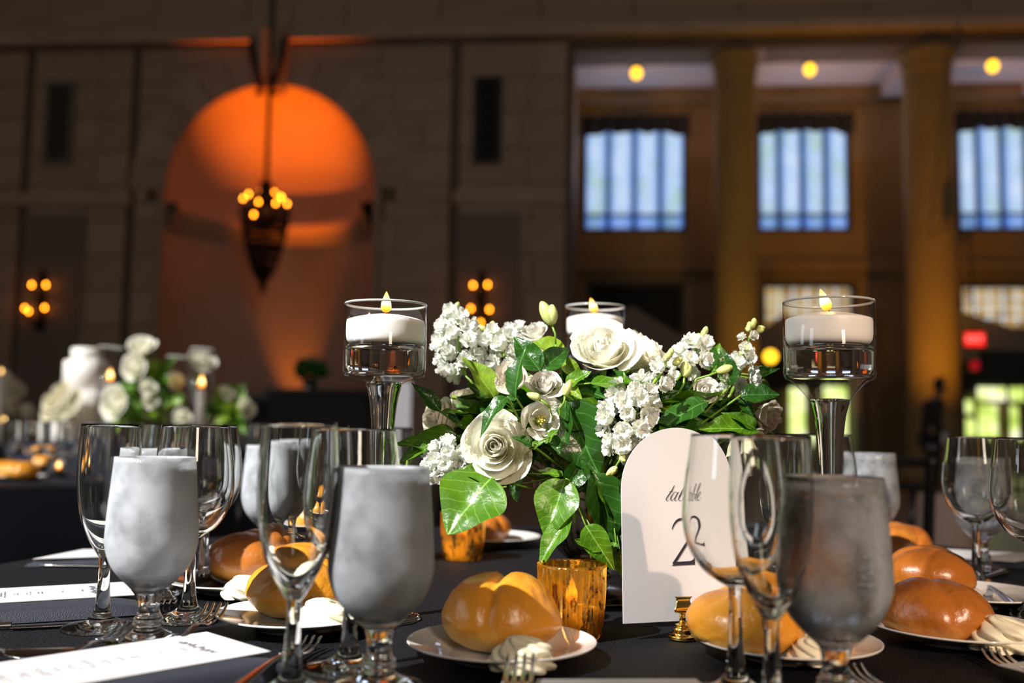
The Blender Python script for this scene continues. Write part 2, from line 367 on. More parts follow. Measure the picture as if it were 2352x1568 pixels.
M['bulb'] = emat('amber_bulb', (1.0, 0.27, 0.012), 22)
M['globe'] = emat('warm_globe', (1.0, 0.50, 0.02), 3.6)
# ------------------------------------------------------------------ the hall: wall frame
WA = radians(5.0)
MW = Matrix.Translation((0, 20.0, 0)) @ Matrix.Rotation(-WA, 4, 'Z')
MWI = MW.inverted()
def wp(px, py, V=0.0):               # wall-local (u, z) seen at that pixel on the plane of local depth V
    o = MWI @ CAMP; d = MWI.to_3x3() @ ray(px, py)
    p = o + d * ((V - o.y) / d.y); return p.x, p.z
def place(o): o.matrix_world = MW; return o
def wbox(name, u0, u1, v0, v1, z0, z1, m, parent=None, smooth=False):
    o = MB().box(u0, u1, v0, v1, z0, z1).ob(name, m, parent, smooth)
    if parent is None: place(o)
    return o
HT = 11.5
uL, uR = -19.0, wp(1312, 600)[0]
uc, zs = wp(618, 435); rN = (wp(858, 435)[0] - wp(380, 435)[0]) / 2
ztop = wp(1700, 108)[1]
# floor
fl = MB().box(-22, 26, -5, 26, -0.1, 0).ob('floor', M['floor'], smooth=False); struct(fl)
# wall_back with the arched opening
mb = MB(); na = 28
def wq(a, b, c, d): mb.add([(p[0], 0, p[1]) for p in (a, b, c, d)], [(0, 1, 2, 3)])
wq((uL, 0), (uc - rN, 0), (uc - rN, zs), (uL, zs)); wq((uc + rN, 0), (uR, 0), (uR, zs), (uc + rN, zs))
wq((uL, zs), (uc - rN, zs), (uc - rN, HT), (uL, HT)); wq((uc + rN, zs), (uR, zs), (uR, HT), (uc + rN, HT))
for i in range(na):
    a0 = pi - pi * i / na; a1 = pi - pi * (i + 1) / na
    p0 = (uc + rN * cos(a0), zs + rN * sin(a0)); p1 = (uc + rN * cos(a1), zs + rN * sin(a1))
    wq(p0, p1, (p1[0], HT), (p0[0], HT))
mb.add([(uR, 0, ztop), (22, 0, ztop), (22, 0, HT), (uR, 0, HT)], [(0, 1, 2, 3)])
mb.add([(uR, 0, 0), (uR, 0, ztop), (uR, 3.4, ztop), (uR, 3.4, 0)], [(0, 1, 2, 3)])
mb.add([(uR, 0, ztop), (22, 0, ztop), (22, 0.9, ztop), (uR, 0.9, ztop)], [(0, 1, 2, 3)])
wall = struct(place(mb.ob('wall_back', M['backing'], smooth=False)))
wall.modifiers.new('thick', 'SOLIDIFY').thickness = 0.02
# niche
mb = MB()
mb.grid(lambda s, t: (uc - rN * cos(pi * s), rN * sin(pi * s), zs * t), 36, 8)
mb.grid(lambda s, t: (uc - rN * cos(pi * s) * cos(pi / 2 * t), rN * sin(pi * s) * cos(pi / 2 * t), zs + rN * sin(pi / 2 * t)), 36, 14)
niche = mb.ob('niche', M['niche'], wall)
zc0, zc1 = wp(618, 508)[1], wp(618, 470)[1]
prof = [(0.0, zc0 - 0.12), (0.10, zc0 - 0.1), (0.12, zc0 + 0.1), (0.22, zc0 + 0.14), (0.28, zc1 - 0.05), (0.28, zc1 + 0.05), (0.0, zc1 + 0.08)]
mb = MB()
mb.grid(lambda s, t: (lambda q: (uc - (rN - q[0]) * cos(pi * s), (rN - q[0]) * sin(pi * s), q[1]))(prof[min(int(t * 6 + 0.5), 6)]), 36, 6)
mb.ob('niche_cornice', M['niche'], wall)
# cut stone blocks, each one a part of the wall
unit = MB().box(0, 1, 0, 1, 0, 1)
unit_me = [mesh('stone_block', unit.v, unit.f, s_, False) for s_ in ST]
rnd = random.Random(3)
def block(u0, u1, z0, z1, proud=0.03, k=None):
    g = 0.012
    k = k if k is not None else rnd.choices((0, 1, 2), (5, 3, 2))[0]
    ob('stone_block', unit_me[k], wall, loc=(u0 + g, -proud - rnd.random() * 0.012, z0 + g), scale=(u1 - u0 - 2 * g, proud + 0.02, z1 - z0 - 2 * g))
groove = [wp(x, 300)[0] for x in (66, 310, 1046, 1308)]
ch = 0.74; zrow = 0.0; ri = 0
zb = wp(1176, 92)[1]
while zrow < zb - 0.1:
    z1 = min(zrow + ch, zb)
    for (a, b) in ((-14.6, groove[0] - 0.09), (groove[0] + 0.09, groove[1] - 0.09), (groove[1] + 0.09, groove[2] - 0.09), (groove[2] + 0.09, uR - 0.12)):
        u = a - (0.7 if ri % 2 and b - a > 3 else 0); 
        while u < b - 0.05:
            wd = 1.25 + rnd.random() * 0.35
            u1 = u + wd
            if u1 > b - 0.45: u1 = b
            ua = max(u, a)
            zm = (zrow + z1) / 2
            def hit(x, z):
                return (z < zs + 0.01 and abs(x - uc) < rN + 0.16) or (z >= zs and (x - uc) ** 2 + (z - zs) ** 2 < (rN + 0.30) ** 2)
            pts = [(x, z) for x in (ua, (ua + u1) / 2, u1) for z in (zrow, zm, z1)]
            hs = [hit(*p) for p in pts]
            if not any(hs): block(ua, u1, zrow, z1)
            elif not all(hs) and zm >= zs - 0.37:
                kk = rnd.randrange(2)
                for zz0, zz1 in ((zrow, zm), (zm, z1)):
                    n5 = 6; st = (u1 - ua) / n5; run = None
                    for q in range(n5 + 1):
                        ok = q < n5 and not any(hit(ua + st * (q + e), z_) for e in (0, 1) for z_ in (zz0, zz1))
                        if ok and run is None: run = q
                        if not ok and run is not None:
                            block(ua + st * run, ua + st * q, zz0, zz1, k=kk); run = None
            elif not all(hs) and zm < zs:
                if ua < uc - rN - 0.16 < u1 and uc - rN - 0.16 - ua > 0.15: block(ua, uc - rN - 0.16, zrow, z1)
                if ua < uc + rN + 0.16 < u1 and u1 - (uc + rN + 0.16) > 0.15: block(uc + rN + 0.16, u1, zrow, z1)
            u = u1
    zrow = z1; ri += 1
# upper frieze blocks
for r_ in range(3):
    z0 = zb + 0.42 + r_ * 0.8; u = -14.6 - 0.5 * (r_ % 2)
    while u < 15.5:
        u1 = u + 1.9 + rnd.random() * 0.6; block(u, u1, z0, z0 + 0.8, 0.05, 2 if rnd.random() < 0.7 else 0); u = u1
# voussoirs
nv_ = 13
for i in range(nv_):
    a0 = pi * i / nv_ + 0.006; a1 = pi * (i + 1) / nv_ - 0.006
    vs = []
    for yv in (-0.05, 0.05):
        for k in range(4):
            a = a0 + (a1 - a0) * k / 3
            for r in (rN + 0.01, rN + 0.78): vs.append((uc + r * cos(a), yv, zs + r * sin(a)))
    fs = []
    for k in range(3):
        fs += [(k * 2, k * 2 + 1, k * 2 + 3, k * 2 + 2), (8 + k * 2, 8 + k * 2 + 2, 8 + k * 2 + 3, 8 + k * 2 + 1), (k * 2, k * 2 + 2, 8 + k * 2 + 2, 8 + k * 2), (k * 2 + 1, 8 + k * 2 + 1, 8 + k * 2 + 3, k * 2 + 3)]
    fs += [(0, 8, 9, 1), (6, 7, 15, 14)]
    ob('stone_block', mesh('voussoir', vs, fs, ST[i % 2], False), wall)
# narrow edge strips of the niche opening
for s_ in (-1, 1):
    e = uc + s_ * (rN + 0.08); MB().box(e - 0.07, e + 0.07, -0.06, 0.02, 0, zs).ob('jamb_strip', ST[2], wall, False)
# trims
struct(wbox('trim_1', -14.6, 22, -0.22, 0.0, zb + 0.02, zb + 0.2, ST[1]))
struct(wbox('trim_2', -14.6, 22, -0.12, 0.0, zb + 0.2, zb + 0.4, ST[0]))
zt = wp(200, 456)[1]
for i, (a, b) in enumerate(((-14.6, groove[1]), (groove[2], uR - 0.12))):
    struct(wbox('trim_%d' % (3 + i), a, b, -0.13, 0.0, zt - 0.16, zt + 0.1, ST[1]))
# smooth recessed panels under the string course
for x0, x1 in ((50, 188), (1048, 1192)):
    a = wp(x0, 700)[0]; b = wp(x1, 700)[0]
    o = wbox('panel', a, b, -0.075, -0.02, 1.2, zt - 0.35, pmat('panel_stone', (0.20, 0.165, 0.15), 0.8), wall)
# decorative pierced grilles
def grille(px0, px1, py0, py1, label, frame_m, dark):
    a, z1 = wp(px0, py0); b, z0 = wp(px1, py1); cx_ = (a + b) / 2; W_ = b - a; H_ = z1 - z0
    t = thing('wall_grille', label, 'grille'); t.matrix_world = MW @ Matrix.Translation((cx_, -0.05, z0))
    fr = MB(); e = 0.10
    fr.box(-W_ / 2 - e, -W_ / 2, -0.06, 0.0, -e, H_ + e).box(W_ / 2, W_ / 2 + e, -0.06, 0.0, -e, H_ + e).box(-W_ / 2, W_ / 2, -0.06, 0.0, -e, 0).box(-W_ / 2, W_ / 2, -0.06, 0.0, H_, H_ + e)
    fr.ob('frame', frame_m, t, False)
    MB().box(-W_ / 2, W_ / 2, -0.01, 0.0, 0, H_).ob('backing', dark, t, False)
    nn = 5
    for k in range(nn):
        zc = H_ * (k + 0.5) / nn; rr = H_ / nn * 0.46; s_ = MB()
        pts = []
        for q in range(33):
            th = 2 * pi * q / 32; r2 = rr * (0.82 + 0.18 * cos(8 * th)); pts.append((r2 * cos(th) * W_ / (2 * rr) * 0.92, -0.03, zc + r2 * sin(th)))
        s_.tube(pts, 0.02, 5, False)
        for q in range(4):
            th = q * pi / 4; s_.tube([(-W_ * 0.4 * cos(th), -0.03, zc - rr * 0.9 * sin(th)), (W_ * 0.4 * cos(th), -0.03, zc + rr * 0.9 * sin(th))], 0.013, 5)
        s_.sphere((0, -0.03, zc), 0.06, 8)
        s_.ob('rosette', frame_m if frame_m is M['gfr2'] else M['grmid'], t)
M['gfr1'] = pmat('grille_bronze', (0.16, 0.15, 0.12), 0.6); M['gfr2'] = pmat('grille_black', (0.035, 0.033, 0.03), 0.5, 0.4); M['grmid'] = pmat('grille_green', (0.10, 0.10, 0.085), 0.6)
M['void'] = pmat('dark_void', (0.022, 0.022, 0.02), 0.9)
grille(122, 158, 200, 368, 'pale framed pierced wall grille at far left above the sconce', M['gfr1'], M['void'])
grille(1102, 1140, 190, 366, 'black pierced wall grille right of the arched niche', M['gfr2'], M['void'])
# keystone console and chandelier
kz0 = zs + rN - 0.25; ku = wp(628, 200)[0]
o = thing('keystone', 'carved stone keystone console at top of the arched niche', 'keystone'); o.matrix_world = MW @ Matrix.Translation((ku, -0.05, kz0))
mb = MB(); mb.add([(-0.28, 0, 0), (0.28, 0, 0), (0.42, 0, 1.35), (-0.42, 0, 1.35), (-0.25, -0.25, 0.1), (0.25, -0.25, 0.1), (0.40, -0.45, 1.3), (-0.40, -0.45, 1.3)], [(0, 3, 2, 1), (4, 5, 6, 7), (0, 1, 5, 4), (1, 2, 6, 5), (2, 3, 7, 6), (3, 0, 4, 7)])
mb.ob('console_block', ST[2], o, False)
for s_ in (-1, 1):
    MB().tube(cr([(s_ * 0.3, -0.28, 1.2), (s_ * 0.34, -0.42, 0.9), (s_ * 0.22, -0.34, 0.4), (s_ * 0.12, -0.42, 0.05), (s_ * 0.2, -0.35, -0.1)], 4), [0.09, 0.09, 0.08, 0.07, 0.07, 0.07, 0.07, 0.06, 0.06, 0.06, 0.06, 0.06, 0.06, 0.06, 0.06, 0.06, 0.05], 8).ob('scroll', M['iron'], o)
CH = MW @ Vector((ku, -1.15, 0)); dch = CH.y
ctop = at(622, 200, dch); cst = at(612, 415, dch); cbot = at(606, 664, dch)
crz = at(612, 475, dch).z
ch_ = thing('chandelier', 'dark iron chandelier with amber bulbs and beaded basket before the orange niche', 'chandelier', (cst.x, cst.y, cbot.z))
zz = lambda py: at(610, py, dch).z - cbot.z
MB().tube([(0, 0, zz(420)), (0, 0, HT - cbot.z)], 0.045, 8).ob('chain', M['iron'], ch_)
MB().lathe([(0, zz(412)), (0.09, zz(416)), (0.14, zz(425)), (0.1, zz(436)), (0.2, zz(448)), (0.28, zz(458)), (0.1, zz(470)), (0, zz(475))], 16).ob('crown', M['iron'], ch_)
for rr, py in ((0.46, 483), (0.42, 520), (0.33, 570), (0.2, 620)):
    mb = MB(); mb.tube([(rr * cos(a * pi / 12), rr * sin(a * pi / 12), zz(py)) for a in range(25)], 0.035, 6, False); mb.ob('ring', M['iron'], ch_)
mb = MB()
for k in range(34):
    a = 2 * pi * k / 34
    P_ = cr([(0.46, zz(483)), (0.44, zz(515)), (0.36, zz(565)), (0.22, zz(618)), (0.06, zz(650)), (0.02, zz(662))], 4)
    for (r_, z_) in P_[::2]: mb.sphere((r_ * cos(a), r_ * sin(a), z_), 0.034, 6)
    mb.tube([(r_ * cos(a), r_ * sin(a), z_) for r_, z_ in P_], 0.012, 4)
for k in range(16):
    a = 2 * pi * k / 16
    for j in range(6): mb.sphere((0.2 * cos(a) * (1 - j * .1), 0.2 * sin(a) * (1 - j * .1), zz(500 + j * 22)), 0.04, 6)
bs = mb.ob('bead_strands', M['iron'], ch_); bs['kind'] = 'stuff'
MB().lathe([(0, zz(655)), (0.05, zz(658)), (0.07, zz(664)), (0.03, zz(672)), (0, zz(676))], 10).ob('finial', M['iron'], ch_)
bulb_me = MB().lathe([(0, 0), (0.012, 0.003), (0.026, 0.03), (0.02, 0.055), (0, 0.085)], 8).mesh('bulb', M['bulb'])
def bulb(parent, p): return ob('bulb', bulb_me, parent, loc=p)
for (x, y) in ((589, 443), (600, 452), (625, 442), (640, 452), (567, 467), (583, 461), (654, 465), (662, 475), (643, 480), (607, 480), (596, 508)):
    q = at(x, y, dch) - Vector(ch_.location); dx = q.x; rr = 0.46
    q.y = -sqrt(max(0, rr * rr - dx * dx)) * (1 if y > 455 else -0.4)
    bulb(ch_, (q.x, q.y, q.z))
    MB().tube(cr([(q.x * 0.25, q.y * 0.25, q.z - 0.15), (q.x * .8, q.y * .8, q.z - 0.16), (q.x, q.y, q.z)], 4), 0.018, 5).ob('arm', M['iron'], ch_)
def sconce(px, label, bulbs, ytop, ybot, yc):
    u, z = wp(px, yc); t = thing('wall_sconce', label, 'sconce'); t.matrix_world = MW @ Matrix.Translation((u, -0.1, z))
    za, zb_ = wp(px, ytop)[1] - z, wp(px, ybot)[1] - z
    MB().lathe([(0, zb_), (0.05, zb_ + 0.05), (0.14, zb_ + 0.14), (0.09, zb_ + 0.25), (0.12, -0.1), (0.07, 0.1), (0.11, za - 0.25), (0.05, za - 0.1), (0, za)], 12).ob('backplate', M['iron'], t)
    for x, y in bulbs:
        a, b = wp(x, y); bulb(t, (a - u, -0.15, b - z))
        MB().tube(cr([(0, 0, b - z - 0.12), ((a - u) * 0.6, -0.1, b - z - 0.2), (a - u, -0.15, b - z)], 4), 0.02, 6).ob('arm', M['iron'], t)
sconce(101, 'iron wall sconce with amber bulbs on the far left wall pier', ((88, 662), (120, 662), (72, 715), (81, 722), (117, 714)), 615, 765, 690)
sconce(1107, 'iron wall sconce with amber bulbs just above the white flowers', ((1090, 663), (1123, 662), (1127, 718), (1085, 716), (1107, 748)), 615, 765, 690)
# niche uplight: standing on the floor, aimed up the niche
nc = MW @ Vector((uc + 0.1, 0.15, 0.25)); nt_ = MW @ Vector((uc + 0.0, 0.95, zs + 1.9))
light('niche_uplight', 'SPOT', nc, nt_, 5600, (1.0, 0.15, 0.004), spot_size=radians(35), spot_blend=1.0, shadow_soft_size=0.06)
nl = MW @ Vector((uc + 0.0, 1.62, 0.25)); nlt = MW @ Vector((uc - 0.02, 1.95, 3.0))
light('niche_uplight', 'SPOT', nl, nlt, 480, (1.0, 0.22, 0.01), spot_size=radians(40), spot_blend=1.0, shadow_soft_size=0.05)
light('corner_uplight', 'SPOT', MW @ Vector((uc - 0.8, -0.6, 0.3)), MW @ Vector((uc - 1.0, -0.05, zb + .2)), 260, (1.0, 0.16, 0.01), spot_size=radians(16), spot_blend=0.6, shadow_soft_size=0.05)
for lab, pp in (('black floor uplight in the arched niche, hidden behind tables', nc),):
    t = thing('floor_uplight', lab, 'lamp', (pp.x, pp.y, 0)); MB().lathe([(0, 0), (0.09, 0), (0.1, 0.03), (0.1, 0.16), (0.08, 0.17), (0.07, 0.12), (0, 0.12)], 14).ob('housing', M['iron'], t)
# ------------------------------------------------------------------ loggia on the right
VB = 3.2
uE = 20.0
ceilz = wp(1850, 204, VB)[1]
op1 = (1338, 1578); op2 = (1738, 1955); op3 = (2196, 2420)
wins = []
for (a, b), (ty, by) in zip((op1, op2, op3), ((292, 532), (288, 532), (282, 531))):
    wins.append((wp(a, 400, VB)[0], wp(b, 400, VB)[0], wp((a + b) / 2, by, VB)[1], wp((a + b) / 2, ty, VB)[1]))
zlow = wp(1800, 648, VB)[1]
lows = [(wp(1345, 700, VB)[0], wp(1572, 700, VB)[0]), (wp(1750, 700, VB)[0], wp(1968, 700, VB)[0]), (wp(2205, 700, VB)[0], wp(2420, 700, VB)[0])]
mb = MB(); cur = uR
zt_ = ceilz + 0.05
for (w0, w1, z0, z1), (l0, l1) in zip(wins, lows):
    a = min(w0, l0)
    mb.box(cur, a, VB, VB + 0.4, 0, zt_)
    b = max(w1, l1)
    if w0 > a: mb.box(a, w0, VB, VB + .4, z0, z1)
    if w1 < b: mb.box(w1, b, VB, VB + .4, z0, z1)
    if l0 > a: mb.box(a, l0, VB, VB + .4, 0, zlow)
    if l1 < b: mb.box(l1, b, VB, VB + .4, 0, zlow)
    mb.box(a, b, VB, VB + .4, z1, zt_); mb.box(a, b, VB, VB + .4, zlow, z0)
    cur = b
mb.box(cur, uE, VB, VB + 0.4, 0, zt_)
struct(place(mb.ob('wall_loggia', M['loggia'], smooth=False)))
struct(wbox('ceiling', uR, uE, 0.02, VB + 0.3, ceilz, ceilz + 0.1, M['ceil']))
k = 5
for px in (1700, 2100, 2450):
    u = wp(px, 150, 1.5)[0]; struct(wbox('trim_%d' % k, u - 0.3, u + 0.3, 0.02, VB, ceilz - 0.30, ceilz, M['ceil'])); k += 1
struct(wbox('trim_8', uR, uE, VB - 0.25, VB, ceilz - 0.30, ceilz - 0.02, M['loggia']))
struct(wbox('trim_9', uR, uE, VB - 0.12, VB, zlow + 0.25, zlow + 0.5, M['loggia']))
# daylight seen through the upper windows
def daymat(name, a, b, c_, s, scale=1.5):
    m, nt, out = nm(name); L = nt.links.new
    tc = N(nt, 'TexCoord'); n = N(nt, 'TexNoise'); n.inputs['Scale'].default_value = scale; n.inputs['Detail'].default_value = 3; L(tc.outputs['Object'], n.inputs[0])
    r = ramp(nt, [(0.3, a), (0.5, b), (0.7, c_)], n.outputs[0]); e = N(nt, 'Emission'); e.inputs[1].default_value = s
    L(r.outputs[0], e.inputs[0]); L(e.outputs[0], out.inputs[0]); return m
M['day'] = daymat('daylight_outside', (0.62, 0.78, 0.62), (0.72, 0.84, 1.0), (0.92, 0.97, 1.0), 1.15, 1.6)
M['dayamber'] = daymat('amber_daylight', (0.25, 0.13, 0.03), (0.60, 0.38, 0.13), (0.80, 0.62, 0.28), 0.75, 3)
M['daygreen'] = daymat('garden_daylight', (0.36, 0.52, 0.06), (0.75, 0.9, 0.25), (1.0, 0.98, 0.65), 1.35, 2.5)
def sheer(name, col):
    m, nt, out = nm(name); L = nt.links.new
    t = N(nt, 'BsdfTransparent'); t.inputs[0].default_value = (*col, 1); d = N(nt, 'BsdfTranslucent'); d.inputs[0].default_value = (0.55, 0.65, 0.85, 1)
    mx = N(nt, 'MixShader'); mx.inputs[0].default_value = 0.15; L(t.outputs[0], mx.inputs[1]); L(d.outputs[0], mx.inputs[2]); L(mx.outputs[0], out.inputs[0]); return m
M['sheer'] = sheer('sheer_curtain', (0.76, 0.84, 0.97)); M['sheer2'] = sheer('gathered_sheer', (0.50, 0.64, 0.97))
winglass = thinglass('window_glass', (0.96, 0.97, 0.98))
for i, (w0, w1, z0, z1) in enumerate(wins):
    wf = place(MB().box(w0, w0 + 0.09, VB, VB + .14, z0, z1).box(w1 - 0.09, w1, VB, VB + .14, z0, z1).box(w0, w1, VB, VB + .14, z0, z0 + .08).box(w0, w1, VB, VB + .14, z1 - .08, z1).ob('window_%d' % (i + 1), M['gfr2'], smooth=False)); struct(wf)
    W_ = w1 - w0
    nb = 4
    for kx in range(1, nb):
        x = w0 + W_ * kx / nb; MB().box(x - 0.045, x + 0.045, VB + .16, VB + .24, z0, z1).ob('mullion', M['gfr1'], wf, False)
    for kx in range(nb):
        MB().box(w0 + W_ * kx / nb + .04, w0 + W_ * (kx + 1) / nb - .04, VB + .20, VB + .205, z0 + .05, z1 - .05).ob('pane', winglass, wf, False)
    MB().box(w0 + W_ * 0.0, w1, VB + .19, VB + .21, z0 + (z1 - z0) * .16, z0 + (z1 - z0) * .19).ob('glazing_bar', M['gfr1'], wf, False)
    t = thing('sheer_curtain', ('sheer blue-white curtain in the first window right of the arched niche', 'sheer blue-white curtain in the window between the two columns', 'sheer blue-white curtain in the window at the right edge')[i], 'curtain'); t.matrix_world = MW @ Matrix.Translation((w0, VB + 0.1, z0))
    H_ = z1 - z0
    MB().grid(lambda s, q: (W_ * s, 0.02 * sin(s * 60), 0.05 + (H_ - 0.1) * q), 80, 1).ob('fabric', M['sheer'], t)
    for kx in range(nb + 1):
        f_ = min(max(kx / nb + (0.0 if kx in (0, nb) else 0), 0.04), 0.96)
        MB().grid(lambda s, q: (W_ * (f_ + (s - 0.5) * (0.11 if 0 < kx < nb else .05)), -0.03 + 0.02 * sin(s * 30), 0.05 + (H_ - 0.1) * q), 14, 1).ob('gathered_fold', M['sheer2'], t)
    MB().grid(lambda s, q: (W_ * s, -0.05 + 0.02 * sin(s * 50), 0.04 + H_ * 0.13 * q), 60, 1).ob('lower_hem', M['sheer2'], t)
    mb = MB()
    mb.grid(lambda s, q: (-0.05 + (W_ + 0.1) * s, -0.22 + 0.05 * sin(s * 44), H_ + 0.24 - (0.36 + 0.07 * abs(sin(s * pi * 4)) + 0.10 * abs(2 * s - 1) ** 3) * q), 70, 3)
    mb.ob('valance', M['blackcloth'], t)
bd = place(MB().box(uR, uE, VB + 1.6, VB + 1.65, 3.6, 9.0).ob('daylight_backdrop', M['day'], smooth=False)); struct(bd)
# lower openings
for i, (l0, l1) in enumerate(lows):
    dfm = MB().box(l0, l0 + .1, VB + .1, VB + .25, 0, zlow).box(l1 - .1, l1, VB + .1, VB + .25, 0, zlow).box(l0, l1, VB + .1, VB + .25, zlow - .1, zlow)
    d_ = struct(place(dfm.ob('door_%d' % (i + 1), M['gfr2'], smooth=False)))
    if i == 0:
        MB().box(l0, l1, VB + .28, VB + .32, 0, zlow).ob('dark_panel', M['void'], d_, False); 
    else:
        zt1 = zlow - 1.0
        for r_ in range(4):
            for c_ in range(6):
                x0 = l0 + .1 + (l1 - l0 - .2) * c_ / 6; x1 = x0 + (l1 - l0 - .2) / 6
                z0 = zt1 + (zlow - .1 - zt1) * r_ / 4; z1_ = z0 + (zlow - .1 - zt1) / 4
                MB().box(x0 + .015, x1 - .015, VB + .2, VB + .21, z0 + .012, z1_ - .012).ob('pane', M['dayamber'], d_, False)
        MB().box(l0, l1, VB + .24, VB + .28, 1.9, zt1).ob('dark_panel', M['void'], d_, False)
        # glazed door leaves below
        for (xa, xb, za, zb2) in (((0.30, 0.46, 0.5, 1.95), (0.66, 0.90, 0.5, 2.0)) if i == 1 else ((0.0, 0.16, 0.9, 1.3), (0.02, 0.14, 1.42, 1.72), (0.2, 0.4, 0.7, 1.62), (0.2, 0.7, 1.72, 2.02), (.5, .62, .6, 1.6))):
            MB().box(l0 + (l1 - l0) * xa, l0 + (l1 - l0) * xb, VB + .15, VB + .2, za, zb2).ob('door_pane', M['daygreen'], d_, False)
        MB().box(l0, l1, VB + .24, VB + .28, 0, 1.9).ob('door_leaf', M['loggia'], d_, False)
# gabled draft lobbies in front of the lower openings
M['canvas'] = pmat('grey_lobby_panel', (0.22, 0.19, 0.18), 0.7)
for i, (pxa, pxm, pxb, ya, ym, dep, lab) in enumerate(((1310, 1450, 1600, 790, 702, 2.4, 'grey gabled door lobby behind the centrepiece, under the first window'), (1730, 1800, 1975, 770, 722, 2.4, 'grey gabled door lobby behind the right tall candle'), (2140, 2200, 2460, 790, 712, 2.4, 'grey gabled door lobby below the rightmost window by the red exit sign'))):
    t = thing('door_lobby', lab, 'lobby'); a, zA = wp(pxa, ya, dep); m_, zM = wp(pxm, ym, dep); b, zB = wp(pxb, ya, dep)
    t.matrix_world = MW @ Matrix.Translation((0, dep, 0))
    z2 = zA - 0.35
    vs = []
    for y in (0, 0.5): vs += [(a, y, z2), (b, y, z2), (b, y, zA), (m_, y, zM), (a, y, zA)]
    mesh_ = mesh('gable', vs, [(0, 1, 2, 3, 4), (9, 8, 7, 6, 5), (0, 5, 6, 1), (1, 6, 7, 2), (2, 7, 8, 3), (3, 8, 9, 4), (4, 9, 5, 0)], M['canvas'], False); ob('gable', mesh_, t)
    for x in (a, b - 0.12): MB().box(x, x + 0.12, 0, 0.5, 0, z2).ob('post', M['canvas'], t, False)
# columns
def column(px, pw, label, mat_, V=0.45):
    u = wp(px, 500, V)[0]; r = pw / 2 * (20 + V) / FPX
    t = thing('column', label, 'column'); t.matrix_world = MW @ Matrix.Translation((u, V, 0))
    MB().lathe([(r, 0.5), (r * 0.98, 3), (r * 0.93, ztop - 0.5)], 32).ob('shaft', mat_, t)
    MB().lathe([(r * 0.93, ztop - 0.5), (r * 1.0, ztop - .45), (r * 1.0, ztop - .38), (r * 0.98, ztop - .3), (r * 1.15, ztop - .12), (r * 1.2, ztop - 0.02), (0, ztop - .01)], 32).ob('capital', mat_, t)
    MB().lathe([(0, 0), (r * 1.3, 0), (r * 1.3, .2), (r * 1.1, .28), (r * 1.15, .4), (r, .5)], 32).ob('base', mat_, t)
M['col'] = stonemat('column_stone', (0.30, 0.22, 0.10), (0.25, 0.18, 0.08))
column(1690, 100, 'amber-lit stone column left of the right tall candle', M['col'])
column(2135, 112, 'brown stone column behind the waiter', M['col'])
light('column_uplight', 'SPOT', MW @ Vector((wp(1690, 1000)[0] + 0.2, -3.2, 0.3)), MW @ Vector((wp(1690, 500)[0], 0.3, 5.2)), 330, (1.0, 0.50, 0.0), spot_size=radians(60), spot_blend=0.8, shadow_soft_size=0.05)
light('column_uplight', 'SPOT', MW @ Vector((wp(2135, 1000)[0] - 0.2, -3.2, 0.3)), MW @ Vector((wp(2135, 500)[0], 0.3, 4.8)), 760, (1.0, 0.38, 0.01), spot_size=radians(70), spot_blend=0.8, shadow_soft_size=0.05)
light('loggia_wash', 'SPOT', MW @ Vector((wp(1900, 1000, 1.5)[0], 1.2, 0.3)), MW @ Vector((wp(1980, 500, VB)[0], VB, 5.5)), 80, (1.0, 0.42, 0.05), spot_size=radians(75), spot_blend=1.0, shadow_soft_size=0.1)
# loggia lamps
for px_ in (1458, 1848, 2300):
    light('loggia_daylight', 'AREA', MW @ Vector((wp(px_, 400, VB)[0], VB - 0.5, wp(px_, 420, VB)[1])), MW @ Vector((wp(px_, 400, VB)[0], -1.0, ceilz + 1.5)), 26, (0.72, 0.80, 1.0), shape='RECTANGLE', size=2.0, size_y=1.6)
lab3 = ('glowing amber globe lamp under the loggia ceiling, leftmost of three', 'glowing amber globe lamp between the two columns, under the ceiling', 'glowing amber globe lamp under the ceiling at the right edge')
for i, (x, y) in enumerate(((1462, 168), (1860, 160), (2280, 152))):
    u, z = wp(x, y, 1.3); t = thing('globe_lamp', lab3[i], 'lamp'); t.matrix_world = MW @ Matrix.Translation((u, 1.3, z))
    MB().sphere((0, 0, 0), 0.115, 16, 1.1).ob('globe', M['globe'], t)
    MB().lathe([(0, 0.16), (0.06, 0.13), (0.09, 0.10), (0.09, 0.17), (0.2, 0.2), (0.2, 0.22), (0.03, 0.24), (0.03, ceilz - z)], 14).ob('fixture', M['iron'], t)
    p = MW @ Vector((u, 1.3, z + 0.02)); l = light('globe_glow', 'POINT', (p.x, p.y - 0.35, p.z + .1), (0, 0, 0), 30, (1.0, 0.45, 0.12), shadow_soft_size=0.1)
u, z = wp(1774, 817, -0.3); t = thing('wall_lantern', 'small yellow glowing lamp low on the column left of the right tall candle', 'lamp'); t.matrix_world = MW @ Matrix.Translation((u, -0.1, z))
MB().sphere((0, 0, 0), 0.13, 14).ob('globe', M['globe'], t); MB().tube([(0, 0, -0.12), (0, 0.0, -0.4), (-0.3, 0.25, -0.5)], 0.03, 6).ob('bracket', M['iron'], t)
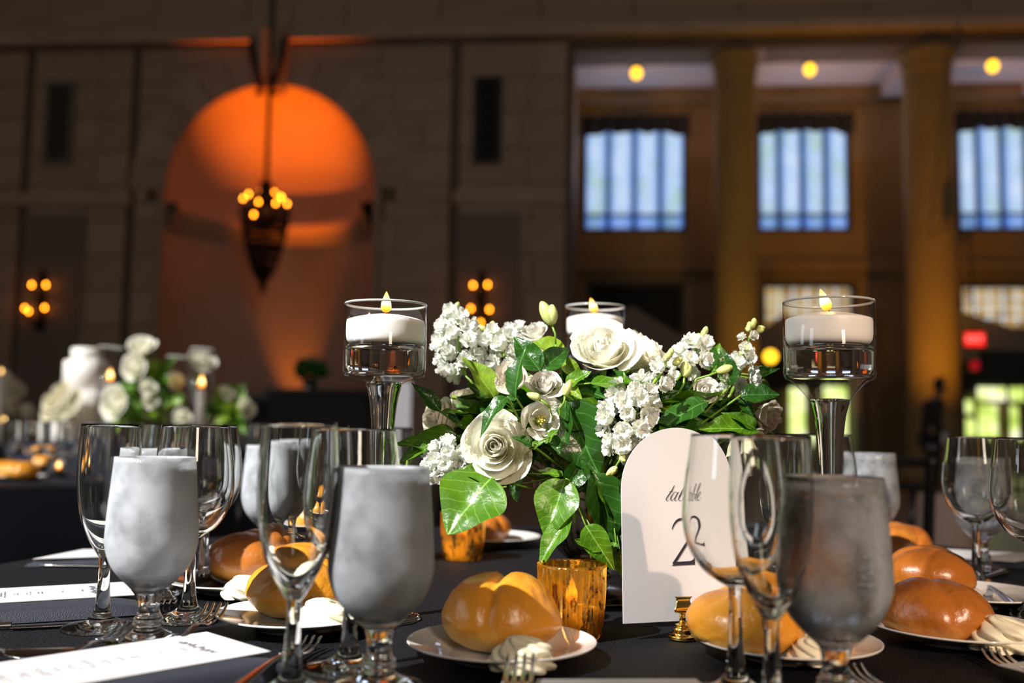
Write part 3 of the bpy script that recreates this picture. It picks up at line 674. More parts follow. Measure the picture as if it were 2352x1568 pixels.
# exit sign with lettering, glowing ball for its red reflection, screen
p = at(2238, 779, 17.5); t = thing('exit_sign', 'red glowing exit sign above the dark screen at right', 'sign', p)
MB().tube([(0, 0.04, 0.12), (0, 0.04, 2.2), (0, 1.75, 2.2)], 0.015, 6).ob('hanger', M['iron'], t)
MB().box(-0.19, 0.19, 0, 0.06, -0.13, 0.13).ob('housing', M['iron'], t, False)
MB().box(-0.175, 0.175, -0.012, -0.002, -0.115, 0.115).ob('lit_face', emat('exit_red', (1.0, 0.012, 0.01), 1.6), t, False)
tx = bpy.data.curves.new('letters', 'FONT'); tx.body = 'EXIT'; tx.size = 0.15; tx.align_x = 'CENTER'; tx.align_y = 'CENTER'; tx.extrude = 0.003
to = bpy.data.objects.new('letters', tx); link(to); dg = bpy.context.evaluated_depsgraph_get(); lm = bpy.data.meshes.new_from_object(to.evaluated_get(dg)); bpy.data.objects.remove(to)
lm.materials.clear(); lm.materials.append(emat('exit_letters', (1.0, 0.25, 0.2), 2.0)); ob('letters', lm, t, loc=(0, -0.018, 0), rot=(radians(90), 0, 0))
p = at(2240, 839, 18.2); t = thing('status_light', 'small dim red light below the exit sign', 'light', p); MB().sphere((0, 0, 0), 0.09, 10).ob('lens', emat('dim_red', (0.6, 0.01, 0.02), 0.6), t); MB().box(-.1, .1, 0.05, .2, -.1, .1).ob('housing', M['iron'], t, False)  # added glowing ball imitates the sign's red reflection, not a lamp
p = at(2305, 842, 16); t = thing('projection_screen', 'black rectangular screen under the exit sign at right edge', 'screen', (p.x, p.y, 0))
MB().box(-0.36, 0.6, 0, 0.06, p.z - 0.26, p.z + 0.26).ob('panel', M['void'], t, False); MB().tube([(0.1, 0.1, 0), (0.1, 0.1, p.z)], 0.03, 8).ob('pole', M['iron'], t)
MB().box(-0.3, 0.5, -0.1, 0.3, 0, 0.04).ob('base', M['iron'], t, False)
# ------------------------------------------------------------------ tables
TC = Vector((0.15, 1.15)); TR = 0.86
def round_table(loc, R, label, cm, clabel, cgroup=None, seed=1, ztop_=TZ):
    t = thing('round_table', label, 'table', (loc[0], loc[1], 0))
    MB().lathe([(0, ztop_ - 0.035), (R - 0.004, ztop_ - 0.035), (R - 0.004, ztop_ - 0.006), (0, ztop_ - 0.006)], 48).ob('tabletop', M['black'], t, False)
    MB().tube([(0, 0, 0.02), (0, 0, ztop_ - 0.035)], 0.04, 12).ob('pedestal', M['black'], t)
    mb = MB()
    for k in range(4): a = k * pi / 2 + .4; mb.tube([(0, 0, 0.06), (0.35 * cos(a), 0.35 * sin(a), 0.02)], 0.025, 6)
    mb.ob('foot_cross', M['black'], t)
    rr = random.Random(seed); ph = [rr.random() * 6.28 for _ in range(4)]
    def f(s, q):
        a = 2 * pi * s
        if q < 0.5:
            r = R * (0.02 + 0.98 * q / 0.5); return (r * cos(a), r * sin(a), ztop_)
        d = (q - 0.5) / 0.5
        fold = (0.5 * sin(13 * a + ph[0]) + 0.3 * sin(21 * a + ph[1]) + 0.3 * sin(7 * a + ph[2]))
        r = R + 0.006 + 0.02 * min(1, d * 5) + 0.06 * fold * d ** 0.8
        return (r * cos(a), r * sin(a), ztop_ - 0.012 * min(1, d * 12) - (ztop_ - 0.03) * d ** 1.3)
    c = MB().grid(f, 220, 36, True).ob('tablecloth', cm, None, True, loc=(loc[0], loc[1], 0))
    tag(c, clabel, 'tablecloth', cgroup)
    return t
round_table(TC, TR, 'round banquet table in the foreground under the charcoal cloth', M['cloth'], 'charcoal satin cloth on the foreground table under the centrepiece')
TA = (-1.38, 3.78)
round_table(TA, 0.92, 'round banquet table at left under the navy cloth', M['navy'], 'navy satin cloth on the table at left behind the wine glasses', seed=5)
# ------------------------------------------------------------------ glassware
NS = 56
def glassware(kind, bowl_o, bowl_i, stem, foot, mat_b=None, junction=None):
    """outer and inner profiles share open borders so the three parts form one watertight body"""
    jz_b = bowl_o[0]; out = {}
    out['bowl'] = MB().lathe(cr(bowl_o, 5) + list(reversed(cr(bowl_i, 5))), NS).mesh(kind + '_bowl', mat_b or M['bowlglass'])
    out['stem'] = MB().lathe(cr(stem, 5), 32 if False else NS).mesh(kind + '_stem', M['glass'])
    out['foot'] = MB().lathe(cr(foot, 4), NS).mesh(kind + '_foot', M['glass'])
    return out
def shell(o, th):               # inner profile: outer moved inwards
    return [(max(r - th, 0.0), z + (th * 0.3)) for r, z in o]
wine_o = [(0.0055, 0.078), (0.013, 0.082), (0.025, 0.091), (0.035, 0.107), (0.0395, 0.127), (0.0385, 0.150), (0.0355, 0.172), (0.0328, 0.1915)]
wine_i = [(0.0, 0.0835), (0.010, 0.0845), (0.0225, 0.0925), (0.0332, 0.108), (0.0380, 0.127), (0.0371, 0.150), (0.0342, 0.172), (0.0317, 0.1915)]
foot_w = [(0.0, 0.0), (0.034, 0.0), (0.0350, 0.0012), (0.0342, 0.0026), (0.022, 0.0050), (0.0125, 0.0095), (0.0085, 0.014)]
stem_w = [(0.0085, 0.014), (0.0068, 0.022), (0.0055, 0.040), (0.0048, 0.058), (0.0048, 0.070), (0.0055, 0.078)]
WINE = glassware('wine_glass', wine_o, wine_i, stem_w, foot_w)
slim_o = [(0.0055, 0.066), (0.0095, 0.072), (0.017, 0.085), (0.0235, 0.102), (0.0275, 0.124), (0.0288, 0.146), (0.0282, 0.168), (0.0268, 0.1915)]
slim_i = [(0.0, 0.0755), (0.0055, 0.0768), (0.0145, 0.0875), (0.0218, 0.103), (0.0260, 0.124), (0.0274, 0.146), (0.0269, 0.168), (0.0257, 0.1915)]
stem_s = [(0.0085, 0.014), (0.0068, 0.024), (0.0056, 0.040), (0.0052, 0.055), (0.0055, 0.066)]
SLIM = glassware('slim_glass', slim_o, slim_i, stem_s, foot_w)
gob_o = [(0.0105, 0.043), (0.0125, 0.046), (0.0215, 0.054), (0.0325, 0.067), (0.0388, 0.084), (0.0392, 0.100), (0.0375, 0.125), (0.0345, 0.1630)]
gob_i = [(0.0, 0.052), (0.012, 0.053), (0.024, 0.0605), (0.0335, 0.072), (0.0370, 0.086), (0.0374, 0.100), (0.0357, 0.125), (0.0327, 0.1630)]
foot_g = [(0.0, 0.0), (0.033, 0.0), (0.0342, 0.002), (0.033, 0.0045), (0.022, 0.008), (0.0125, 0.013), (0.0115, 0.016)]
stem_g = [(0.0115, 0.016), (0.0135, 0.018), (0.0118, 0.020), (0.0128, 0.022), (0.0105, 0.025), (0.0092, 0.030), (0.0092, 0.036), (0.0105, 0.043)]
GOB = glassware('water_goblet', gob_o, gob_i, stem_g, foot_g, M['frost'])
GOB['bowl'].materials.clear(); GOB['bowl'].materials.append(M['frost'])
water_me = MB().lathe(cr([(0.0, 0.0530), (0.0118, 0.0540), (0.0235, 0.0612), (0.0330, 0.0725), (0.0366, 0.086), (0.0370, 0.100), (0.0353, 0.125), (0.0330, 0.153)], 4) + [(0.0, 0.153)], NS).mesh('iced_water', M['water'])
GOBM = dict(GOB); GOBM['bowl'] = GOB['bowl'].copy(); GOBM['bowl'].materials.clear(); GOBM['bowl'].materials.append(M['mist'])
water_mist = water_me.copy(); water_mist.materials.clear(); water_mist.materials.append(M['water'])
def glass_at(kind, P, x, y, label, d=None, rotz=0, group=None, scale=1):
    p = on(x, y) if d is None else at(x, y, d)
    t = thing(kind, label, 'glass', (p.x, p.y, TZ + 0.0008), rotz, group, scale)
    for k in ('bowl', 'stem', 'foot'): ob(k, P[k], t)
    if P is GOB: ob('iced_water', water_me, t)
    return t
def gx(x, d):                      # table point at pixel column x (taken at the table) and distance d
    y = 981 + 0.195 * FPX / d + (x - 1176) * 0.0154; return on(x, y)
def glass_d(kind, P, x, d, label, group=None, scale=1):
    p = gx(x, d); t = thing(kind, label, 'glass', (p.x, p.y, TZ + 0.0008), 0, group, scale)
    for k in ('bowl', 'stem', 'foot'): ob(k, P[k], t)
    if P in (GOB, GOBM): ob('iced_water', water_me if P is GOB else water_mist, t)
    return t
glass_d('water_goblet', GOB, 338, 0.87, 'frosted stemmed goblet of iced water, leftmost in front')
glass_d('water_goblet', GOB, 868, 0.73, 'large frosted goblet of iced water in front of the left tall candle')
glass_d('water_goblet', GOBM, 1920, 0.69, 'misted water goblet with amber candle glow at right foreground')
glass_d('white_wine_glass', SLIM, 233, 0.935, 'empty narrow wine glass at far left, behind the leftmost goblet')
glass_d('red_wine_glass', WINE, 432, 0.985, 'empty wide wine glass just right of the leftmost goblet')
glass_d('champagne_flute', SLIM, 668, 0.715, 'empty tapered flute between two frosted goblets, butter seen beyond it', scale=1.02)
glass_d('red_wine_glass', WINE, 800, 0.795, 'empty wine glass mostly hidden behind the large frosted goblet')
glass_d('red_wine_glass', WINE, 1690, 0.735, 'empty wide wine glass in front of the table number card')
glass_d('champagne_flute', SLIM, 1774, 0.675, 'empty tapered flute at right, between wine glass and misted goblet')
glass_d('red_wine_glass', WINE, 2244, 1.28, 'empty wide wine glass at right, a misted goblet behind it')
glass_d('water_goblet', GOBM, 2256, 1.42, 'misted water goblet behind the wide wine glass at right', scale=.98)
glass_d('red_wine_glass', WINE, 2372, 1.06, 'wine glass cut by the right edge of the frame', scale=1.0)
glass_d('water_goblet', GOB, 340, 1.12, 'frosted goblet standing behind the leftmost goblet and two wine glasses')
glass_d('red_wine_glass', WINE, 466, 1.17, 'empty wine glass second row, behind the glass with roll beside it')
glass_d('red_wine_glass', WINE, 372, 1.42, 'empty wine glass third row at left, above the frosted goblets')
glass_d('water_goblet', GOB, 614, 1.42, 'frosted goblet seen left of the tapered flute')
glass_d('water_goblet', GOB, 662, 1.50, 'small frosted goblet seen through the tapered flute')
glass_d('red_wine_glass', WINE, 738, 1.36, 'empty wine glass behind the tapered flute, left of tall candle')
glass_d('white_wine_glass', SLIM, 900, 1.45, 'empty narrow glass right behind the left candle stem')
glass_d('champagne_flute', SLIM, 700, 1.75, 'far narrow glass near the table edge, left of tall candle')
glass_d('red_wine_glass', WINE, 1900, 1.30, 'empty wine glass behind the right tall candle stem')
glass_d('champagne_flute', SLIM, 1800, 1.16, 'empty narrow glass between flowers and the right candle stem')
glass_d('water_goblet', GOBM, 2006, 1.52, 'far misted goblet right of the right candle stem')
glass_d('red_wine_glass', WINE, 1118, 1.78, 'far wine glass on the table edge seen under the white rose')
# ------------------------------------------------------------------ floating candle holders
flame_me = MB().lathe([(0, 0), (0.16, 0.08), (0.24, 0.25), (0.22, 0.45), (0.13, 0.72), (0.05, 0.92), (0, 1.0)], 12).mesh('flame', M['flame'])
def flame(parent, p, h, lean=0.0):
    return ob('flame', flame_me, parent, loc=p, scale=(h, h, h), rot=(0, lean, 0))
def candle_holder(x, d, rimz, label, clabel, funnel, flx, lean=0, R=0.0425, fl_h=0.023):
    p = gx(x, d); t = thing('candle_holder', label, 'candle holder', (p.x, p.y, TZ + 0.0008))
    zr = rimz; zb = rimz - 0.0755; zt = zb - (0.019 if funnel else 0.006)
    rj = 0.0185
    wall = [(R, zr), (R, zb + 0.006), (R - 0.0015, zb + 0.002), (R - 0.006, zb)]
    mb = MB().lathe([(R - 0.002, zr), (R - 0.0012, zr + 0.0008), (R, zr)] + wall[1:] + ([(0.030, zb - 0.005), (0.022, zb - 0.014), (rj, zt)] if funnel else [(rj + 0.004, zt + 0.003), (rj, zt)]), 72)
    mb.ob('bowl', M['thin'], t)
    mb = MB(); n = 72
    mb.tube([((R - 0.001) * cos(2 * pi * k / n), (R - 0.001) * sin(2 * pi * k / n), zr + 0.0004) for k in range(n + 1)], 0.0013, 6, False)
    mb.ob('rim', pmat('rim_glint', (0.75, 0.74, 0.70), 0.08, 0.0, spec=1.0) if 'rimg' not in M else M['rimg'], t)
    zw = zr - 0.0425
    # water under the candle
    MB().lathe([(0, zb + 0.003), (R - 0.007, zb + 0.003), (R - 0.0030, zb + 0.006), (R - 0.0022, zb + 0.012), (R - 0.0022, zw - 0.003), (R - 0.0022, zw), (0, zw)], 72).ob('water', M['water'], t)
    # stem and foot: solid glass
    MB().lathe(cr([(0, zt + 0.0028), (rj - 0.003, zt + 0.002), (rj, zt), (0.0150, zt - 0.014), (0.0125, zt - 0.035), (0.0100, zt - 0.075), (0.0072, zt - 0.13), (0.0065, 0.03), (0.009, 0.014), (0.022, 0.0075), (0.040, 0.004), (0.0415, 0.002), (0.040, 0.0), (0.0, 0.0)], 4), 48).ob('stem', M['glass'], t)
    # the candle floats in the bowl: a thing of its own
    c = thing('floating_candle', clabel, 'candle', (p.x, p.y, TZ + 0.0008 + zw + 0.0008))
    rc = R - 0.0026
    MB().lathe(cr([(0, 0.0), (rc * 0.75, 0.0), (rc * 0.93, 0.002), (rc, 0.008), (rc + .0004, 0.020), (rc, 0.0245), (rc * 0.97, 0.0258), (rc * 0.75, 0.0285), (rc * 0.4, 0.0312), (rc * 0.12, 0.0318), (0, 0.0315)], 4), 56).ob('wax_body', M['wax'], c)
    MB().tube([(0, 0, 0.031), (0.0008, 0, 0.036), (0.0025, 0, 0.0395)], 0.0007, 6).ob('wick', M['wick'], c)
    flame(c, ((flx - x) * 0.0, 0, 0.0335), fl_h, lean)
    light('candle_glow', 'POINT', (p.x, p.y - 0.003, TZ + zw + 0.046), (0, 0, 0), 0.035, (1.0, 0.55, 0.18), shadow_soft_size=0.004)
    return t
M['rimg'] = pmat('rim_glint', (0.50, 0.50, 0.47), 0.06, 0.0, spec=1.0)
candle_holder(868, 1.0, 0.318, 'tall clear stemmed candle holder left of the flowers', 'white floating candle with upright flame, left of the flowers', False, 876)
candle_holder(1912, 0.925, 0.318, 'tall clear candle holder with funnel base, right of the flowers', 'white floating candle with leaning flame, right of the flowers', True, 1893, lean=-0.35, R=0.0425)
candle_holder(1362, 1.39, 0.367, 'tallest clear candle holder behind the top white rose', 'white floating candle half hidden behind the top white rose', False, 1345, lean=-0.3)
# ------------------------------------------------------------------ votives
def votive(x, d, label, Rv=0.0325, Hv=0.068):
    p = gx(x, d); t = thing('votive_holder', label, 'candle holder', (p.x, p.y, TZ + 0.0008), rotz=0.3)
    def rib(a, z): return 1 + (0.034 * cos(30 * a) if z > 0.004 and z < Hv - 0.004 else 0)
    prof = [(0, 0.003), (0, 0.0), (Rv * 0.80, 0.0), (Rv * 0.86, 0.003), (Rv * 0.88, 0.010), (Rv * 0.92, 0.025), (Rv * 0.96, 0.045), (Rv, Hv - 0.003), (Rv * 1.005, Hv), (Rv * 0.97, Hv)]
    MB().lathe(prof[1:], 192, rib).ob('ribbed_cup', M['votive'], t)
    c = thing('votive_candle', 'small wax candle burning inside the ' + label.split(',')[0], 'candle', (p.x, p.y, TZ + 0.0018))
    MB().lathe([(0, 0), (Rv * .72, 0), (Rv * .74, .002), (Rv * .78, 0.026), (Rv * .70, .0265), (0, 0.0255)], 28).ob('wax_body', M['wax'], c)
    MB().tube([(0, 0, 0.0255), (0.001, 0, 0.033)], 0.0007, 5).ob('wick', M['wick'], c)
    flame(c, (0, 0, 0.030), 0.024)
    light('votive_glow', 'POINT', (p.x, p.y, TZ + 0.046), (0, 0, 0), 0.75, (1.0, 0.50, 0.10), shadow_soft_size=0.004)
votive(1312, 0.925, 'gold ribbed mercury glass votive, nearest the card')
votive(1062, 1.46, 'amber ribbed votive, farther back under the big green leaf', 0.033)
votive(1905, 1.02, 'glowing votive, behind the misted goblet at right')
# ------------------------------------------------------------------ bread plates, rolls, butter
plate_me = MB().lathe(cr([(0, 0.0035), (0.040, 0.0035), (0.046, 0.0045), (0.054, 0.0095), (0.066, 0.0125), (0.0765, 0.0150), (0.0795, 0.0160), (0.0800, 0.0150), (0.0780, 0.0135), (0.066, 0.0095), (0.052, 0.0055), (0.045, 0.0015), (0.042, 0.0), (0.039, 0.0), (0.038, 0.0015), (0, 0.0018)], 3), 72).mesh('bread_plate', M['china'])
def plate(x, y, label, s=1.0, z=0.0):
    p = on(x, y); o = ob('bread_plate', plate_me, None, loc=(p.x, p.y, TZ + 0.0008 + z), scale=(s, s, s)); tag(o, label, 'plate'); return o
def roll_mesh(seed, cleft=0.35, ang=0.0, lobes=1):
    r_ = random.Random(seed); o = Vector((r_.random() * 9, r_.random() * 9, 0))
    mb = MB(); nu, nv = 72, 40
    def f(s, q):
        th = 2 * pi * s; ph = pi * q
        n = Vector((sin(ph) * cos(th), sin(ph) * sin(th), cos(ph)))
        cx_ = n.x * cos(ang) + n.y * sin(ang)
        top = max(0, n.z + 0.35)
        dep = exp(-(abs(cx_) / 0.10) ** 1.5) * min(1, top * 1.2)
        rr = 1 - cleft * 0.36 * dep + 0.05 * exp(-((abs(cx_) - 0.42) / 0.35) ** 2) * top
        if lobes > 1:
            cy_ = -n.x * sin(ang) + n.y * cos(ang); rr -= 0.12 * exp(-((cy_ - 0.3) / 0.14) ** 2) * top
        rr += 0.07 * noise.noise(n * 1.6 + o) + 0.014 * noise.noise(n * 6 + o)
        v = n * rr
        z = v.z * (0.66 if v.z > 0 else 0.50)
        if z < -0.42: z = -0.42 - (z + 0.42) * 0.1
        return (v.x * 0.0505, v.y * 0.0485, (z + 0.43) * 0.0505)
    return mb.grid(f, nu, nv, True)
roll_n = [0]
def roll(x, y, label, m='roll', s=1.0, rot=0.0, seed=None, cleft=0.35, ang=0.0, tilt=0.0, zb=0.0045, lobes=1, dx=0, dy=0):
    p = on(x, y, TZ + zb); roll_n[0] += 1
    o = roll_mesh(seed or roll_n[0], cleft, ang, lobes).ob('bread_roll', M[m]); o.location = (p.x + dx, p.y + dy, TZ + 0.0008 + zb); o.scale = (s, s, s); o.rotation_euler = (tilt, 0, rot)
    tag(o, label, 'bread roll'); return o
def butter_mesh():
    mb = MB()
    def f(s, q):
        th = 2 * pi * s; z = q ** 0.85
        r = (1 - q ** 2.2) ** 0.6 * (1.0 + 0.05 * sin(q * 14)) if q < 0.999 else 0.0
        r *= 1 + 0.20 * (abs(sin(3.5 * (th + 2.6 * q))) - 0.5) * 1.4
        off = 0.16 * q
        return (r * cos(th) * 0.0235 + off * 0.02 * cos(9 * q), r * sin(th) * 0.0235 + off * 0.02 * sin(9 * q), z * 0.0250)
    return mb.grid(f, 84, 26, True).mesh('butter_rosette', M['butter'])
butter_me = butter_mesh()
def butter(x, y, label, s=1.0, rot=0.0, z=0.0050):
    p = on(x, y, TZ + z); o = ob('butter_rosette', butter_me, None, loc=(p.x, p.y, TZ + z + 0.0008), rot=(0, 0, rot), scale=(s, s, s)); tag(o, label, 'butter'); return o
plate(1152, 1513, 'white bread plate at bottom centre, in front of the gold votive')
roll(1150, 1488, 'split-top bread roll on the bottom centre plate', s=1.03, rot=0.0, ang=-0.25, seed=11, cleft=0.46).scale = (1.04, 1.02, 1.14)
butter(1199, 1535, 'butter rosette against the roll on the bottom centre plate', 1.0, 0.4)
plate(690, 1442, 'white bread plate behind the tapered flute')
roll(690, 1412, 'golden bread roll right behind the tapered flute', s=1.03, rot=0.3, ang=1.0, seed=12)
butter(742, 1440, 'bright butter rosette between flute and large frosted goblet', 1.08, 1.7)
plate(545, 1358, 'white bread plate at left with the darker roll, right of the wide wine glass')
roll(572, 1333, 'brown bread roll on the left plate, behind the golden one', 'rolld', s=1.06, rot=0.9, ang=0.2, seed=13)
butter(562, 1372, 'butter rosette in front of the brown roll on the left plate', .95, 0.9)
plate(1806, 1508, 'white bread plate at right behind wine glass and flute')
roll(1713, 1496, 'bread roll behind the wide wine glass, right of the gold clip', s=0.98, rot=-0.2, ang=1.2, seed=14)
butter(1872, 1520, 'butter curl between the flute and the misted goblet', .85, 2.2)
plate(2200, 1474, 'bread plate at far right under the nearest roll and yellow butter', s=1.02)
roll(2150, 1468, 'nearest bread roll at far right beside the yellow butter', 'rolld', s=0.98, rot=0.1, ang=-0.1, seed=15, cleft=.25)
butter(2300, 1490, 'large yellow butter rosette at the right edge', 1.15, 0.2)
plate(2235, 1388, 'bread plate at right under the fork and behind the rolls')
roll(2130, 1374, 'dark glossy roll behind the nearest roll at far right', 'rolld', s=1.06, rot=0.8, ang=0.6, seed=16)
roll(2062, 1290, 'orange-brown roll farthest back of the three at right', 'rolld', s=1.0, rot=1.8, seed=17)
plate(2066, 1296, 'bread plate under the farthest roll at right')
roll(733, 1232, 'far bread roll seen above the golden one, beyond the flute', 'roll', s=1.0, rot=.4, seed=18)
plate(735, 1236, 'far bread plate beyond the tapered flute')
roll(1106, 1246, 'dark bread roll behind the amber votive under the leaves', 'rolld', s=.95, rot=.9, seed=19)
plate(1130, 1252, 'far bread plate behind the amber votive')
plate(1506, 1283, 'far bread plate behind the table number card')
# ------------------------------------------------------------------ cutlery
def fork_mesh():
    mb = MB()
    P_ = cr([(-0.150, 0, 0.002), (-0.10, 0, 0.004), (-0.03, 0, 0.0075), (0.0, 0, 0.0075), (0.018, 0, 0.004)], 6); Wd = [0.0085, 0.008, 0.0065, 0.0035, 0.0030, 0.0035, 0.009]
    n = len(P_)
    def hw(t):
        k = t * 6; i = min(int(k), 5); return Wd[i] + (Wd[i + 1] - Wd[i]) * (k - i)
    for top in (1,):
        mb.grid(lambda s, q: (P_[round(q * (n - 1))][0], hw(q) * cos(2 * pi * s), P_[round(q * (n - 1))][2] + 0.0012 * sin(2 * pi * s)), 10, n - 1, True)
    mb.grid(lambda s, q: (0.012 + 0.016 * q, (0.0095 + 0.002 * q) * cos(2 * pi * s), 0.0045 - 0.002 * q + 0.0011 * sin(2 * pi * s)), 12, 3, True)
    return mb
fork_body = fork_mesh().mesh('fork_handle', M['metal'])
tine_me = []
for k in range(4):
    y = (k - 1.5) * 0.0062
    tine_me.append(MB().tube(cr([(0.024, y * 0.95, 0.003), (0.040, y, 0.0015), (0.058, y, 0.003), (0.074, y, 0.0085)], 4), [0.0019] * 6 + [0.0017] * 3 + [0.0014] * 3 + [0.0006], 6).mesh('tine', M['metal']))
def fork(x, y, toward, label, tilt=0.0, z=0.0015, s=1.0):
    """x, y: pixel of the tine tips; toward: pixel of a handle point"""
    a = on(x, y, TZ + z); b = on(toward[0], toward[1], TZ + z); d = (a - b); ang = atan2(d.y, d.x)
    t = thing('fork', label, 'fork', (a.x - cos(ang) * 0.074 * s, a.y - sin(ang) * 0.074 * s, TZ + z), ang, None, s)
    if tilt: t.rotation_euler = (0, -tilt, ang)
    ob('handle', fork_body, t)
    for m_ in tine_me: ob('tine', m_, t)
    return t
def knife(x, y, toward, label, z=0.0015):
    a = on(x, y, TZ + z); b = on(toward[0], toward[1], TZ + z); d = (a - b); ang = atan2(d.y, d.x)
    t = thing('knife', label, 'knife', (a.x, a.y, TZ + z), ang)
    MB().grid(lambda s, q: (-0.11 * q, (0.001 + 0.0085 * min(1, (q * 3.5)) ** 0.6) * cos(2 * pi * s), 0.0012 + 0.0008 * sin(2 * pi * s)), 8, 14, True).ob('blade', M['metal'], t)
    MB().grid(lambda s, q: (-0.11 - 0.10 * q, (0.0042 + 0.003 * q - 0.006 * max(0, q - .92) / .08 * 1) * cos(2 * pi * s), 0.003 + 0.0026 * sin(2 * pi * s)), 10, 14, True).ob('handle', M['metal'], t)
    return t
fork(500, 1420, (412, 1480), 'dinner fork propped over the wide wine glass foot, tines raised', tilt=0.10, z=0.0085)
fork(300, 1452, (205, 1500), 'dark-reflecting fork in front of the leftmost goblet foot', tilt=0.02, z=0.004)
fork(376, 1404, (400, 1350), 'fork lying between the leftmost goblet and the left plate', z=0.002)
fork(714, 1482, (640, 1530), 'fork tines showing between flute stem and plate', z=0.004)
fork(1196, 1548, (1176, 1640), 'fork at the bottom edge, tines on the centre plate', tilt=0.10, z=0.012)
fork(2238, 1338, (2330, 1396), 'fork resting by the wine glass foot at right', z=0.0055)
fork(2278, 1508, (2352, 1556), 'fork under the butter plate at the right edge', z=0.004)
fork(1950, 1545, (2030, 1600), 'fork at the bottom right beside the misted goblet foot', z=0.004)
knife(62, 1297, (230, 1300), 'table knife at far left behind the menu')
knife(315, 1427, (0, 1443), 'table knife lying along the navy napkin at left')
knife(2200, 1352, (2352, 1300), 'table knife at right beyond the fork')
# spoon at the lower left
p = on(90, 1515); t = thing('spoon', 'brownish-reflecting spoon lying at the far left bottom', 'spoon', (p.x, p.y, TZ + 0.002), 0.25)
MB().grid(lambda s, q: (0.028 * cos(pi * q) , 0.019 * sin(pi * q) * cos(2 * pi * s), 0.003 + 0.0035 * sin(pi * q) * (sin(2 * pi * s) * 0.25 - 1) + 0.004), 24, 16, True).ob('bowl', M['metal'], t)
MB().tube([(-0.026, 0, 0.005), (-0.06, 0, 0.008), (-0.14, 0, 0.003)], [0.003, 0.0025, 0.005], 8).ob('handle', M['metal'], t)
# ------------------------------------------------------------------ napkins and menus
def slab(name, P4, z0, th, m, nx=20, ny=10, wav=0.0, seed=0, rnd_=0.0):
    """rounded soft slab over the four table points"""
    A, B, C_, D = [Vector((p.x, p.y)) for p in P4]
    o = (A + B + C_ + D) / 4
    def f(s, q, top):
        p = A.lerp(B, s).lerp(D.lerp(C_, s), q)
        e = min(1, min(s, 1 - s) * 14) * min(1, min(q, 1 - q) * 7)
        z = z0 + (th * (e ** 0.45) if top else 0)
        if top: z += wav * noise.noise(Vector((p.x * 14 + seed, p.y * 14, 0)))
        return (p.x - o.x, p.y - o.y, z)
    mb = MB(); mb.grid(lambda s, q: f(s, q, True), nx, ny); mb.grid(lambda s, q: f(s, q, False), nx, ny)
    return mb, o
def napkin(P4, th, label, seed):
    mb, o = slab('napkin', P4, 0.0, th, M['napkin'], 40, 24, 0.0015, seed)
    ob_ = mb.ob('folded_napkin', M['napkin'], None, True, loc=(o.x, o.y, TZ + 0.001)); tag(ob_, label, 'napkin'); return ob_
def menu(A, B, length, z, label, seed, m=None, slope=0.0, text=True):
    """A, B: table points at the two corners of a short side; extends by length perpendicular"""
    a = Vector((A.x, A.y)); b = Vector((B.x, B.y)); wdt = (b - a).length; ex = (b - a) / wdt; ey = Vector((ex.y, -ex.x))
    t = thing('menu_card', label, 'card', (a.x, a.y, TZ + z)); t.matrix_world = Matrix.Translation((a.x, a.y, TZ + z)) @ Matrix(((ex.x, ey.x, 0, 0), (ex.y, ey.y, 0, 0), (0, 0, 1 if (ex.x * ey.y - ex.y * ey.x) > 0 else 1, 0), (0, 0, 0, 1))) @ Matrix.Rotation(slope, 4, 'X')
    MB().box(0, wdt, 0, length, 0, 0.0007).ob('card', m or M['paper'], t, False)
    if not text: return t
    r_ = random.Random(seed)
    mb = MB(); cx_ = wdt / 2
    def row(y, wid, h, dens=1.0):
        x = cx_ - wid / 2
        while x < cx_ + wid / 2:
            if r_.random() < 0.16: x += h * 0.8; continue
            mb.box(x, x + h * 0.16, y, y + h * r_.choice((.7, .7, 1)), 0.0007, 0.00082)
            if r_.random() < 0.6: mb.box(x, x + h * 0.5, y, y + h * 0.15, 0.0007, 0.00082)
            x += h * 0.62
    row(0.066, 0.014, 0.0031)
    for (y0, ws) in ((0.086, (.016, .012)), (0.097, (.022, .019)), (0.109, (.018, .012)), (0.121, (.042, .030)), (0.133, (.026, .020)), (0.146, (.018,)), (0.155, (.034, .026)), (0.168, (.020, .014)), (0.182, (.03, .02)), (0.196, (.02,))):
        for j, w_ in enumerate(ws):
            if y0 + j * 0.004 < length - 0.02: row(y0 + j * 0.0034, w_ * 0.9, 0.0020)
    if mb.v:
        l = mb.ob('printed_text', M['greyink'], t, False); l['kind'] = 'stuff'
    # script heading
    mb = MB(); pts = [(cx_ - 0.026 + 0.052 * k / 60, 0.036 + 0.004 * sin(k * 0.9) * (1 if k % 14 < 9 else .3) + 0.0015 * sin(k * .31), 0.0009) for k in range(61)]
    mb.tube(pts, 0.00035, 4); mb.ob('script_heading', M['greyink'], t)
    mb = MB(); r_ = random.Random(seed + 1); x = cx_ - 0.008
    for k in range(9): mb.box(x, x + 0.0005, 0.0465, 0.0485, 0.0007, 0.00082); x += 0.0016
    l = mb.ob('small_print', M['greyink'], t, False); l['kind'] = 'stuff'
    return t
def nap_around(A, B, length, th, label, seed, mx=0.012, mn=0.03, z=0.0):
    a = Vector((A.x, A.y)); b = Vector((B.x, B.y)); ex = (b - a).normalized(); ey = Vector((ex.y, -ex.x))
    q = [a - ex * mx - ey * 0.012, b + ex * mn - ey * 0.012, b + ex * mn + ey * length, a - ex * mx + ey * length]
    return napkin([Vector((v.x, v.y, 0)) for v in q], th, label, seed)
z1 = 0.013
A = on(475, 1452, TZ + z1); B = on(622, 1497, TZ + z1)
